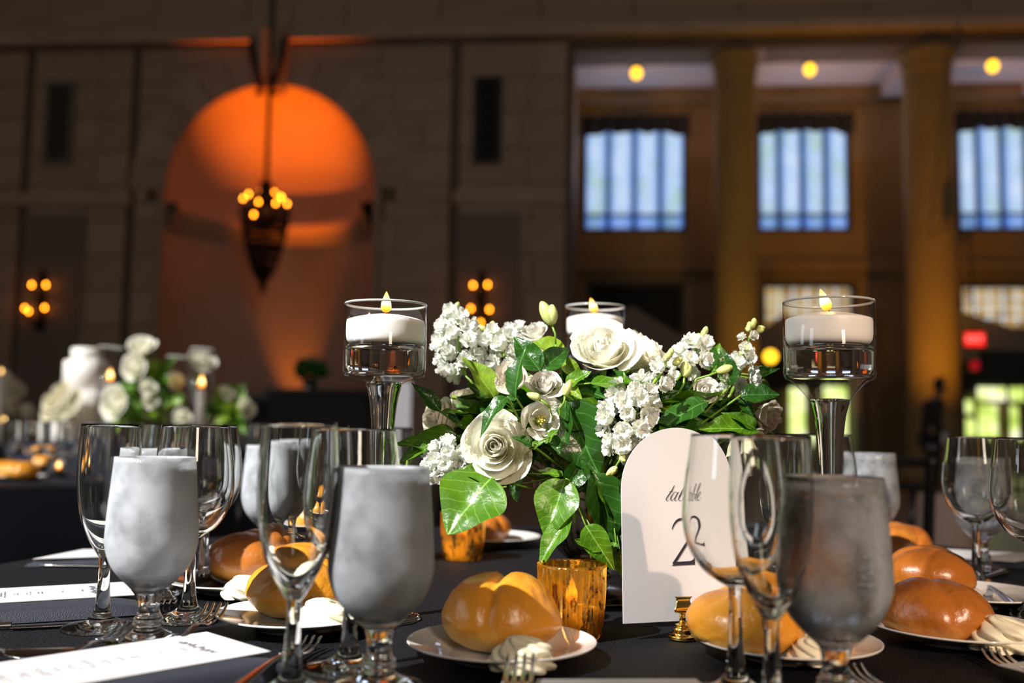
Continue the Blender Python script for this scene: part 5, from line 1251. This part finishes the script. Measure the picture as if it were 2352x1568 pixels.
sprig('grey-green curved leaf over the upper edge of the lowest rose', [(1165, 912, .975, 1092, 970, .955, 'oval', 'leafd', 3, (-.2, -.6, .8), .8)])
sprig('bright leaves in the middle, under the top white rose', [(1300, 885, 1.02, 1352, 850, 1.0, 'oval', 'leafm', 0), (1300, 880, 1.02, 1330, 905, 1.0, 'oval', 'leafl', 1), (1355, 880, 1.0, 1480, 888, .99, 'oval', 'leafm', 2, (0, -.6, .8), .9)])
sprig('dark glossy leaf pointing right near the right candle', [(1702, 908, 1.03, 1790, 900, 1.02, 'oval', 'leafd', 0, (0, -.8, .6), 1.2), (1702, 915, 1.04, 1730, 955, 1.03, 'oval', 'leafd', 1)])
sprig('upright dark leaf at right before the stock florets', [(1678, 885, 1.03, 1658, 797, 1.03, 'oval', 'leafd', 0, (-.2, -.9, .2), .95)])
sprig('long dark leaf reaching left above the card', [(1628, 922, 1.02, 1488, 962, .99, 'blade', 'leafd', 3, (0, -.6, .8), 1.2)])
sprig('bright ruscus leaves pointing left above the glasses', [(1740, 988, 1.03, 1612, 972, 1.0, 'oval', 'leafm', 0, (0, -.7, .7), .75), (1735, 985, 1.03, 1672, 940, 1.02, 'oval', 'leafm', 1, (0, -.8, .5), .9)])
sprig('leaves behind the upper right stock clusters', [(1640, 850, 1.12, 1602, 770, 1.12, 'oval', 'leafd', 0), (1640, 850, 1.12, 1648, 785, 1.12, 'oval', 'leafm', 1), (1720, 860, 1.1, 1790, 850, 1.1, 'oval', 'leafd', 2), (1730, 870, 1.1, 1775, 905, 1.09, 'oval', 'leafm', 0)])
sprig('small leaves between the lowest rose and the open lisianthus', [(1222, 1022, .96, 1183, 1000, .95, 'oval', 'leafd', 1), (1215, 1030, .965, 1247, 1012, .96, 'oval', 'leafm', 0), (1250, 1015, .99, 1288, 985, .98, 'oval', 'leafm', 2), (1270, 1000, .99, 1285, 1040, .98, 'oval', 'leafd', 0)])
sprig('bright leaf lying over the gilt vase rim', [(1298, 1092, 1.0, 1235, 1085, 1.0, 'oval', 'leafm', 2, (0, -.5, .9), .7), (1180, 1085, 1.04, 1185, 1152, 1.03, 'oval', 'leafd', 0), (1150, 1120, 1.05, 1120, 1180, 1.05, 'oval', 'leafd', 1)])
# greenery filling the dome behind and between the flowers
rnd = random.Random(21)
DC = at(1375, 960, 1.12)
NEAR = [((1134, 1022, .985), 'the lowest large white rose'), ((1392, 785, 1.03), 'the top white rose'), ((1506, 800, 1.1), 'the side-on cream rose'), ((992, 955, 1.1), 'the left-facing cream rose'), ((1168, 856, 1.02), 'the blush-centred bloom'), ((1250, 872, 1.0), 'the middle ruffled bloom'), ((1247, 962, .985), 'the open yellow-centred bloom'), ((1620, 893, 1.03), 'the small round white bloom'), ((1226, 748, 1.14), 'the top left ruffled bloom'), ((1785, 960, 1.05), 'the right-facing cream bloom'), ((1040, 790, 1.1), 'the tallest upper left stock cluster'), ((1150, 800, 1.1), 'the second upper left stock cluster'), ((1020, 1060, 1.03), 'the low left stock cluster'), ((1430, 970, .98), 'the dense stock cluster above the card'), ((1500, 880, 1.0), 'the small yellow-stalked stock spray'), ((1590, 815, 1.07), 'the stock cluster right of the top rose'), ((1697, 865, 1.06), 'the right stock cluster'), ((1712, 1072, 1.0), 'the drooping cream bloom'), ((1300, 1180, 1.05), 'the vase front'), ((1372, 900, 1.28), 'the tallest candle holder stem')]

for i in range(46):
    lv = []
    th = rnd.uniform(0, 2 * pi); ph = rnd.uniform(-0.25, 1.25)
    def shell_pt(th, ph, k): return DC + Vector((0.185 * k * cos(th) * cos(ph), 0.125 * k * sin(th) * cos(ph), 0.060 * k * sin(ph) - 0.01))
    for j in range(5):
        t0 = th + rnd.uniform(-.35, .35); p0 = ph + rnd.uniform(-.3, .3)
        a = shell_pt(t0, p0, rnd.uniform(.50, .72)); b = shell_pt(t0 + rnd.uniform(-.5, .5), p0 + rnd.uniform(-.5, .4), rnd.uniform(.95, 1.08))
        lv.append((a, b, rnd.choice(('oval', 'oval', 'broad')), rnd.choices(('leafd', 'leafm', 'leafl'), (7, 3, 1))[0], rnd.randrange(4)))
    o = lv[0][0]
    tipm = sum((b for a, b, *_ in lv), Vector()) / 5
    nn_ = min(NEAR, key=lambda e: (at(*e[0]) - tipm).length); dd = tipm - at(*nn_[0])
    k_ = max(range(3), key=lambda q: abs(dd[q]) * (1.2, 1.0, 1.0)[q]); rel = (('left of', 'right of'), ('in front of', 'behind'), ('below', 'above'))[k_][dd[k_] > 0]
    tone = 'mixed green' if any(m_ == 'leafl' for _, _, _, m_, _ in lv) else ('mid-green' if sum(m_ == 'leafm' for _, _, _, m_, _ in lv) > 1 else 'dark green')
    t = thing('leafy_sprig', '%s leaf sprig %s %s' % (tone, rel, nn_[1] + (', toward the front' if tipm.y < DC.y else ', toward the back')), 'foliage', tuple(o), 0, 'greenery filling the centrepiece')
    for a, b, kd, mm, v in lv:
        R3, L_ = leafM(a, b, ((b - DC).x * 2, (b - DC).y * 2 - .05, 0.3), rnd.uniform(-.5, .5))
        ob('leaf', LF[kd, mm][v], t, mat4=Matrix.Translation(a - o) @ R3 @ Matrix.Scale(max(L_, 0.03), 4))
    stem_to_vase(t, o, inv=Matrix.Translation(o).inverted(), rad=0.0011)
# ------------------------------------------------------------------ far furniture and guests' tables
def chair_proto(label):
    t = thing('banquet_chair', label, 'chair')
    b = M['black']
    MB().box(-0.19, 0.19, -0.19, 0.19, 0.425, 0.45).ob('seat_frame', b, t, False)
    mb = MB(); mb.grid(lambda s, q: ((s - .5) * 0.37, (q - .5) * 0.37, 0.452 + 0.035 * (1 - (2 * s - 1) ** 6) * (1 - (2 * q - 1) ** 6)), 12, 12); mb.ob('cushion', M['blackcloth'], t)
    for x in (-0.175, 0.175):
        MB().tube(cr([(x, -0.18, 0.425), (x, -0.185, 0.2), (x, -0.19, 0.0)], 4), [0.017] * 4 + [0.015] * 5, 10).ob('leg', b, t)
        MB().tube(cr([(x, 0.20, 0.0), (x, 0.185, 0.25), (x, 0.18, 0.45), (x * 0.97, 0.20, 0.7), (x * 0.94, 0.235, 0.895)], 4), 0.016, 10).ob('back_leg', b, t)
        MB().lathe([(0, 0.89), (0.02, 0.895), (0.017, 0.91), (0.02, 0.92), (0, 0.93)], 12, c=(x * .94, 0.236)).ob('finial', b, t)
    for z, r in ((0.87, .014), (0.80, .011), (0.56, .011)):
        y = 0.18 + 0.055 * max(0, (z - .45) / .45) ** 1.2
        MB().tube(cr([(-0.166, y, z), (0, y + 0.008, z + 0.004), (0.166, y, z)], 4), r, 8).ob('back_rail', b, t)
    for k in range(5):
        x = -0.11 + 0.055 * k; MB().tube([(x, 0.196, 0.56), (x, 0.23, 0.80)], 0.0085, 8).ob('spindle', b, t)
    for z in (0.15, 0.28):
        MB().tube([(-0.175, -0.187, z), (0.175, -0.187, z)], 0.009, 8).ob('stretcher', b, t)
        for x in (-.175, .175): MB().tube([(x, -0.187, z + .03), (x, 0.188, z + .03)], 0.009, 8).ob('stretcher', b, t)
    return t
ch0 = chair_proto('black banquet chair with shining top rail, behind the right tall candle stem')
cpos = at(1935, 1045, 3.1); ch0.location = (cpos.x, cpos.y, 0); ch0.rotation_euler = (0, 0, pi + 0.08)
labs = ['black banquet chair at the left table, nearest the camera behind the leftmost glasses', 'black banquet chair at the left table, seen behind the tapered flute', 'black banquet chair on the far side of the left table behind its candles', 'black banquet chair at the far left edge beyond the left table', 'black banquet chair at the left table seen under the left tall candle', 'black banquet chair at the far right side of the left table']
for k, (deg, lb) in enumerate(zip((262, 302, 95, 150, 335, 40), labs)):
    a = radians(deg); r = 1.17
    dup(ch0, lb, (TA[0] + r * cos(a), TA[1] + r * sin(a), 0), a - pi / 2)
# left table: centrepiece
def pt(x, y, d): return at(x, y, d)
def onA(x, d): 
    p = at(x, 1000, d); return Vector((p.x, p.y, TZ + 0.001))
t = thing('flower_bowl', 'low glass bowl of white roses on the left table', 'vase', onA(385, 3.75))
MB().lathe([(0, 0), (0.07, 0), (0.10, 0.03), (0.11, 0.08), (0.10, 0.09), (0.09, 0.03), (0, 0.02)], 24).ob('bowl', M['vase'], t)
AC = onA(385, 3.75)
rl = ['blurred white rose topmost on the left table centrepiece', 'blurred white rose second from the top on the left table centrepiece', 'blurred large white rose low on the left table centrepiece, behind the goblet', 'small blurred white bloom in the middle of the left table centrepiece', 'small blurred white bloom below the middle one on the left table', 'blurred cream rose at the right side of the left table candles', 'blurred rose right under the amber candle flame on the left table', 'blurred small rose at the right end of the left table flowers', 'blurred white rose lowest at the right end of the left table flowers', 'faint white bloom low between the two pillar candles']
for (x, y, d, r, ax), lb in zip(((332, 812, 3.7, .050, (0, -.6, .8)), (322, 850, 3.65, .046, (-.2, -.9, .3)), (285, 932, 3.55, .056, (-.4, -.9, .3)), (343, 893, 3.6, .028, (.2, -1, .3)), (348, 922, 3.6, .026, (.2, -1, .1)), (462, 842, 3.85, .046, (.4, -.7, .6)), (407, 888, 3.8, .040, (0, -.7, .7)), (520, 908, 3.7, .026, (.5, -.8, .5)), (556, 938, 3.65, .034, (.9, -.6, .1)), (425, 960, 3.6, .030, (0, -1, .2))), rl):
    c = at(x, y, d); t = thing('rose', lb, 'flower'); t.matrix_world = Matrix.Translation(c) @ rotm(ax) @ Matrix.Scale(r * 1.2, 4)
    ob('blossom', FAR_ROSE, t); v = AC + Vector((0, 0, .07)); I = t.matrix_world.inverted() if False else (Matrix.Translation(c) @ rotm(ax) @ Matrix.Scale(r, 4)).inverted()
    MB().tube([I @ p for p in (c, c.lerp(v, .5) + Vector((0, 0, -.01)), v)], 0.0022 / r, 5).ob('stem', M['stem'], t)
fl_ = [(370, 850, 3.7), (350, 870, 3.7), (300, 960, 3.6), (315, 890, 3.65), (365, 880, 3.7), (540, 920, 3.7), (530, 950, 3.65), (545, 970, 3.65), (510, 930, 3.7), (300, 985, 3.55), (380, 930, 3.65), (330, 940, 3.6)]
r_ = random.Random(4)
for i, (x, y, d) in enumerate(fl_):
    o = at(x, y, d); t = thing('leafy_sprig', 'blurred green sprig among the white roses on the left table', 'foliage', tuple(o), 0, 'greenery on the left table')
    for j in range(5):
        dv = Vector((r_.uniform(-1, 1), r_.uniform(-.6, .2), r_.uniform(-.3, 1))).normalized(); R3, L_ = leafM(Vector(), dv * 0.075, (0, -1, .4))
        ob('leaf', LF['oval' if j % 2 else 'broad', 'leafm' if (i + j) % 3 else 'leafl'][j % 4], t, mat4=R3 @ Matrix.Scale(0.075, 4))
    v = AC + Vector((0, 0, .07)) - o; MB().tube([Vector(), v * .5, v], 0.002, 5).ob('stem', M['stem'], t)
# hurricane cylinders with pillar candles
for i, (x, ytop, yf, d, w_, lb) in enumerate(((246, 798, 853, 3.7, .045, 'leftmost'), (403, 820, 870, 3.8, .042, 'middle'), (458, 802, 868, 3.65, .042, 'rightmost'))):
    p = onA(x, d); z1 = at(x, ytop, d).z - TZ; zf = at(x, yf, d).z - TZ
    t = thing('hurricane_cylinder', lb + ' tall clear glass cylinder around a taper on the left table', 'candle holder', tuple(p))
    MB().lathe([(0, 0), (w_, 0), (w_, z1), (w_ - .003, z1), (w_ - .003, 0.006), (0, 0.006)], 40).ob('cylinder', M['thin'], t)
    MB().tube([(w_ * cos(a * pi / 16), w_ * sin(a * pi / 16), z1) for a in range(33)], 0.003, 6, False).ob('rim', M['rimg'], t)
    c = thing('taper_candle', lb + ' white candle burning inside a tall cylinder on the left table', 'candle', (p.x, p.y, p.z + 0.007))
    MB().lathe([(0, 0), (0.018, 0), (0.017, zf - 0.055), (0.012, zf - .05), (0, zf - 0.05)], 20).ob('wax_body', M['wax'], c)
    MB().tube([(0, 0, zf - .052), (0.001, 0, zf - 0.038)], 0.001, 5).ob('wick', M['wick'], c)
    o = ob('flame', flame_me, c, loc=(0, 0, zf - 0.044), scale=(0.05, 0.05, 0.05))
    light('candle_glow', 'POINT', (p.x, p.y, p.z + zf - .01), (0, 0, 0), 0.12, (1, .6, .25), shadow_soft_size=0.01)
# rolls, plates and glasses on the left table
def ondisc(x, y): return on(x, y)
for x, y, lb in ((18, 1100, 'blurred bread roll at the far left edge on the left table'), (48, 1102, 'second blurred bread roll from the left edge on the left table'), (100, 1080, 'blurred bread roll beside the crystal votive on the left table')):
    roll(x, y, lb, 'roll', s=1.05, seed=30 + x, zb=0.004)
    plate(x - 2, y + 1, lb.replace('bread roll', 'bread plate').replace('blurred', 'blurred white'), 1.0)
def lamp_crystal(x, y, lb, lb2):
    p = on(x, y); t = thing('crystal_votive', lb, 'candle holder', (p.x, p.y, TZ + .001))
    MB().lathe([(0, 0.004), (0.02, 0.004), (0.032, 0.012), (0.036, 0.07), (0.038, 0.07), (0.036, 0.008), (0.03, 0), (0, 0)][::-1], 12).ob('faceted_cup', M['glass'], t, False)
    c = thing('tea_light', lb2, 'candle', (p.x, p.y, TZ + .006)); MB().lathe([(0, 0), (.018, 0), (.018, .022), (0, .021)], 16).ob('wax_body', M['wax'], c)
    ob('flame', flame_me, c, loc=(0, 0, .024), scale=(.03, .03, .03))
lamp_crystal(133, 1098, 'faceted crystal votive cup on the left table near the rolls', 'tea light in the crystal cup near the rolls on the left table')
GF = [(70, 3.2), (122, 3.35), (150, 3.6), (30, 3.9), (205, 3.15), (300, 3.25), (420, 3.2), (500, 3.4), (470, 3.1), (585, 3.5), (20, 3.35), (560, 4.0)]
gl_ = ['blurred wine glass at far left above the rolls', 'blurred wine glass second from left on the left table', 'blurred wine glass third from left on the left table', 'blurred wine glass at the back left of the left table', 'blurred wine glass behind the narrow wine glass rim', 'blurred wine glass behind the leftmost goblet', 'blurred wine glass behind the wide wine glass', 'blurred wine glass right of the pillar candles', 'blurred wine glass low behind the left glasses', 'blurred wine glass at the right rim of the left table', 'blurred wine glass cut by the left edge of the frame', 'blurred wine glass at the back right of the left table']
for (x, d), lb in zip(GF, gl_):
    glass_d('wine_glass', WINE if x % 20 else SLIM, x, d, lb)
# tiered cake on its own table behind
p = at(190, 1000, 6.4)
t = thing('cake_table', 'small round table under the tall white cake at left', 'table', (p.x, p.y, 0)); MB().lathe([(0, .70), (0.42, .70), (0.42, .73), (0, .73)], 40).ob('tabletop', M['black'], t); MB().lathe([(0.40, 0), (0.42, .4), (0.425, .735), (0, .736)], 60, lambda a, z: 1 + .03 * sin(12 * a) * (1 - z / .74)).ob('skirt', M['navy'], t)
zk = at(190, 800, 6.4).z - .737
t = thing('tiered_cake', 'tall blurred white tiered cake behind the left table', 'cake', (p.x, p.y, .737))
lv = [(0.215, 0, .20), (0.175, .20, .40), (0.135, .40, .60), (0.095, .60, zk)]
for r, a, b in lv: MB().lathe([(0, a), (r, a), (r, b - .008), (r - .008, b), (0, b)], 40).ob('cake_tier', M['wax'], t)
for i, (x, y, r) in enumerate(((150, 905, .075), (128, 925, .07), (165, 935, .08), (140, 955, .075), (178, 915, .06), (120, 950, .06))):
    c = at(x, y, 6.15); f = thing('rose', 'cream rose in the cluster on the left side of the tall cake', 'flower', tuple(c), 0, 'roses on the cake'); o = ob('blossom', FAR_ROSE, f); f.matrix_world = Matrix.Translation(c) @ rotm((-.2, -1, .3)) @ Matrix.Scale(r, 4)
    o.data = FAR_CREAM if 'FAR_CREAM' in globals() else FAR_ROSE
# far tables with white linen and candles
def far_table(x, d, label, clabel, R_=0.8):
    p = at(x, 1000, d)
    round_table((p.x, p.y), R_, label, M['blackcloth'], clabel, seed=int(d * 7)); return p
p = far_table(10, 8.6, 'far round table at the left edge under black cloth', 'black cloth on the far table at the left edge')
for i, (x, y, r) in enumerate(((18, 880, .10), (45, 900, .09), (5, 925, .09), (38, 935, .07), (70, 945, .06), (28, 905, .09))):
    c = at(x, y, 8.5); f = thing('rose', 'far pale flower in the tall arrangement at the left edge', 'flower', tuple(c), 0, 'flowers on the far left table'); ob('blossom', FAR_ROSE, f); f.matrix_world = Matrix.Translation(c) @ rotm((0, -1, .3)) @ Matrix.Scale(r, 4)
    I = (Matrix.Translation(c) @ rotm((0, -1, .3)) @ Matrix.Scale(r, 4)).inverted(); v = Vector((p.x, p.y, TZ)); MB().tube([I @ c, I @ v], .004 / r, 5).ob('stem', M['stem'], f)
for i, (x, y, lb) in enumerate(((10, 962, 'far tea light glowing at the left edge'), (706, 882, 'far candle glowing in front of the dark bar'), (3, 850, 'far amber candle above the left edge flowers'))):
    d = 8.3 if x < 100 else 9.85; c = at(x, y, d); zt0 = TZ if x < 100 else 1.30
    f = thing('far_candle', lb, 'candle', (c.x, c.y, zt0)); MB().lathe([(0, 0), (.03, 0), (.03, max(.02, c.z - zt0 - .03)), (0, max(.02, c.z - zt0 - .03))], 12).ob('wax_body', M['wax'], f)
    ob('flame', flame_me, f, loc=(0, 0, max(.02, c.z - zt0 - .03)), scale=(.05, .05, .05))
# bar, bouquet, signboard
a = at(636, 900, 10.0); b = at(850, 900, 10.0)
t = thing('bar_counter', 'black bar counter in the dark middle distance left of the tall candle', 'counter', ((a.x + b.x) / 2, a.y, 0)); W_ = (b.x - a.x) / 2
MB().box(-W_, W_, -.3, .3, 0, 1.24).ob('body', M['blackcloth'], t, False); MB().box(-W_ - .04, W_ + .04, -.36, .36, 1.24, 1.295).ob('counter_top', M['black'], t, False)
a = at(585, 900, 11.0); t = thing('equipment_case', 'low black case left of the bar counter', 'case', (a.x, a.y, 0)); MB().box(-.32, .32, -.3, .3, 0.05, 1.2).ob('body', M['blackcloth'], t, False); MB().box(-.34, .34, -.32, .32, 1.2, 1.26).ob('lid', M['black'], t, False)
for x_ in (-.25, .25): MB().sphere((x_, 0, .03), .03, 8).ob('caster', M['black'], t)
a = at(712, 900, 9.9); t = thing('potted_plant', 'dark bouquet in a pot on the bar counter', 'plant', (a.x, a.y, 1.296)); MB().lathe([(0, 0), (.06, 0), (.08, .12), (.07, .12), (0, .1)], 16).ob('pot', M['black'], t)
r_ = random.Random(8)
for k in range(26):
    dv = Vector((r_.uniform(-1, 1), r_.uniform(-1, 1), r_.uniform(.2, 1.6))).normalized(); R3, L_ = leafM(Vector(), dv * .17, (0, -1, .3)); ob('leaf', LF['broad', 'leafd'][k % 4], t, mat4=Matrix.Translation((0, 0, .1)) @ Matrix.Translation(dv * .08) @ R3 @ Matrix.Scale(.16, 4))
a = at(880, 930, 7.0); b = at(944, 930, 7.0); zt0 = at(910, 876, 7.0).z
t = thing('sign_board', 'pale grey board standing behind the left tall candle stem', 'board', ((a.x + b.x) / 2, a.y, 0)); W_ = (b.x - a.x) / 2
MB().box(-W_, W_, 0, .02, .55, zt0).ob('panel', pmat('grey_board', (0.30, 0.30, 0.33), .6), t, False)
for x_ in (-W_ * .8, W_ * .8): MB().tube([(x_, .03, zt0 - .1), (x_ * 1.3, .05, 0)], .014, 8).ob('leg', M['black'], t)
MB().tube([(0, .04, zt0 - .1), (0, .4, 0)], .014, 8).ob('leg', M['black'], t)
# beige draped stool at right
a = at(2172, 1150, 4.3)
t = thing('draped_stool', 'pale beige draped stool seen left of the right wine glasses', 'stool', (a.x, a.y, 0))
MB().lathe([(0, .70), (.10, .70), (.115, .68), (.12, .4), (.14, .03)], 60, lambda an, z: 1 + .05 * sin(9 * an) * (1 - z / .72)).ob('linen_drape', pmat('beige_linen', (.42, .31, .26), .8), t)
MB().lathe([(0, .66), (.09, .66), (.09, .69), (0, .69)], 20).ob('seat', M['black'], t)
for k in range(3): MB().tube([(.07 * cos(k * 2.1), .07 * sin(k * 2.1), .66), (.10 * cos(k * 2.1), .10 * sin(k * 2.1), 0)], .012, 6).ob('leg', M['black'], t)
# waiter
def person(loc, label, sc_=1.0, rz=0.0):
    t = thing('person', label, 'person', loc, rz, None, sc_)
    skin = pmat('skin', (0.20, 0.11, 0.07), .5); suit = pmat('black_suit', (0.008, 0.008, 0.010), .7)
    def skinmesh(nme, nodes, edges, mat_, sub=2):
        me = bpy.data.meshes.new(nme); me.from_pydata([n_[:3] for n_ in nodes], edges, []); me.materials.append(mat_)
        o = bpy.data.objects.new(nme, me); link(o, t)
        o.modifiers.new('skin', 'SKIN'); o.modifiers.new('sub', 'SUBSURF').levels = sub; o.modifiers['sub'].render_levels = sub
        for v, n_ in zip(me.skin_vertices[0].data, nodes): v.radius = (n_[3], n_[4] if len(n_) > 4 else n_[3])
        me.skin_vertices[0].data[0].use_root = True
        o.modifiers['skin'].use_smooth_shade = True
        return o
    N_ = [(-.06, 0, .95, .13, .11), (-.05, 0, 1.12, .12, .10), (-.02, 0, 1.30, .15, .11), (.02, 0, 1.42, .06), (.05, 0, 1.49, .055), (.09, 0, 1.58, .085, .075), (.105, 0, 1.66, .08, .07),
          (-.02, .18, 1.37, .055), (-.03, .23, 1.10, .042), (.18, .16, 1.00, .030), (.24, .14, .99, .028),
          (-.02, -.18, 1.37, .055), (-.06, -.23, 1.10, .042), (.04, -.22, .90, .030), (.06, -.21, .85, .028),
          (-.06, .10, .88, .085), (-.02, .10, .50, .058), (-.07, .10, .09, .038), (.09, .11, .04, .035),
          (-.06, -.10, .88, .085), (-.04, -.10, .50, .058), (-.10, -.10, .09, .038), (.06, -.11, .04, .035)]
    E_ = [(0, 1), (1, 2), (2, 3), (3, 4), (4, 5), (5, 6), (2, 7), (7, 8), (8, 9), (9, 10), (2, 11), (11, 12), (12, 13), (13, 14), (0, 15), (15, 16), (16, 17), (17, 18), (0, 19), (19, 20), (20, 21), (21, 22)]
    # fingers: five short chains on each hand
    for hnd, base, dr in ((10, (.24, .14, .99), Vector((.9, -.1, -.35))), (14, (.06, -.21, .85), Vector((.35, 0, -.9)))):
        dr = dr.normalized(); sd = Vector((0, 1, 0))
        for f_, L_ in enumerate((.062, .075, .080, .072, .055)):
            off = sd * (f_ - 2) * .017; b0 = Vector(base) + off + dr * (.0 if f_ == 0 else .035)
            if f_ == 0: b1 = b0 + (dr + sd * -1.0).normalized() * .03; b2 = b1 + (dr * 1.2 + sd * -.4).normalized() * .028
            else: b1 = b0 + dr * L_ * .55; b2 = b1 + (dr + Vector((-.2, 0, -.4))).normalized() * L_ * .45
            i0 = len(N_); N_ += [(*b0, .010), (*b1, .009), (*b2, .007)]; E_ += [(hnd, i0), (i0, i0 + 1), (i0 + 1, i0 + 2)]
    skinmesh('body', N_, E_, skin)
    J = [(-.06, 0, .93, .155, .14), (-.05, 0, 1.12, .145, .125), (-.02, 0, 1.31, .175, .135), (.015, 0, 1.42, .085), (-.02, .18, 1.37, .078), (-.03, .23, 1.10, .060), (.15, .165, 1.01, .048), (-.02, -.18, 1.37, .078), (-.06, -.23, 1.10, .060), (.025, -.222, .93, .048), (-.07, 0, .80, .16, .15)]
    skinmesh('jacket', J, [(0, 1), (1, 2), (2, 3), (2, 4), (4, 5), (5, 6), (2, 7), (7, 8), (8, 9), (0, 10)], suit)
    T_ = [(-.06, 0, .94, .14, .13), (-.06, .10, .86, .105), (-.02, .10, .50, .078), (-.07, .10, .10, .066), (-.06, -.10, .86, .105), (-.04, -.10, .50, .078), (-.10, -.10, .10, .066)]
    skinmesh('trousers', T_, [(0, 1), (1, 2), (2, 3), (0, 4), (4, 5), (5, 6)], suit)
    for y, x in ((.11, -.07), (-.11, -.10)): skinmesh('shoe', [(x - .03, y, .045, .05), (x + .08, y, .04, .048), (x + .19, y, .03, .035)], [(0, 1), (1, 2)], M['black'], 1)
    mb = MB(); mb.sphere((0.085, 0, 1.645), .098, 20, 1.12); h = mb.ob('hair', pmat('black_hair', (.01, .008, .007), .6), t); 
    for v in h.data.vertices:
        if v.co.x > .125 and v.co.z < 1.70: v.co.x = .09
    MB().tube([(.172, 0, 1.63), (.198, 0, 1.60), (.175, 0, 1.59)], [.008, .014, .008], 8).ob('nose', skin, t)
    for y in (-.085, .085): MB().sphere((.085, y, 1.60), .024, 10).ob('ear', skin, t)
    for y in (-.03, .03): MB().sphere((.166, y, 1.625), .010, 8).ob('eye', M['wax'], t)
    MB().tube([(.172, -.022, 1.565), (.176, 0, 1.562), (.172, .022, 1.565)], .004, 6).ob('mouth', pmat('lips', (.25, .08, .06), .5), t)
    return t
p = at(2148, 1000, 14.0)
person((p.x - 0.0, p.y, 0), 'person in a black suit standing in profile by the right column, head bowed', 1.0)
mb = MB().grid(lambda s, q: (.03 + .10 * s, -.275 + .012 * sin(9 * s), .98 - .17 * q), 12, 10)
o = mb.ob('service_towel', M['paper'], None, True, loc=(p.x - .06, p.y, 0)); o.modifiers.new('thick', 'SOLIDIFY').thickness = .02; tag(o, 'white towel held at the side of the person in the black suit', 'towel')
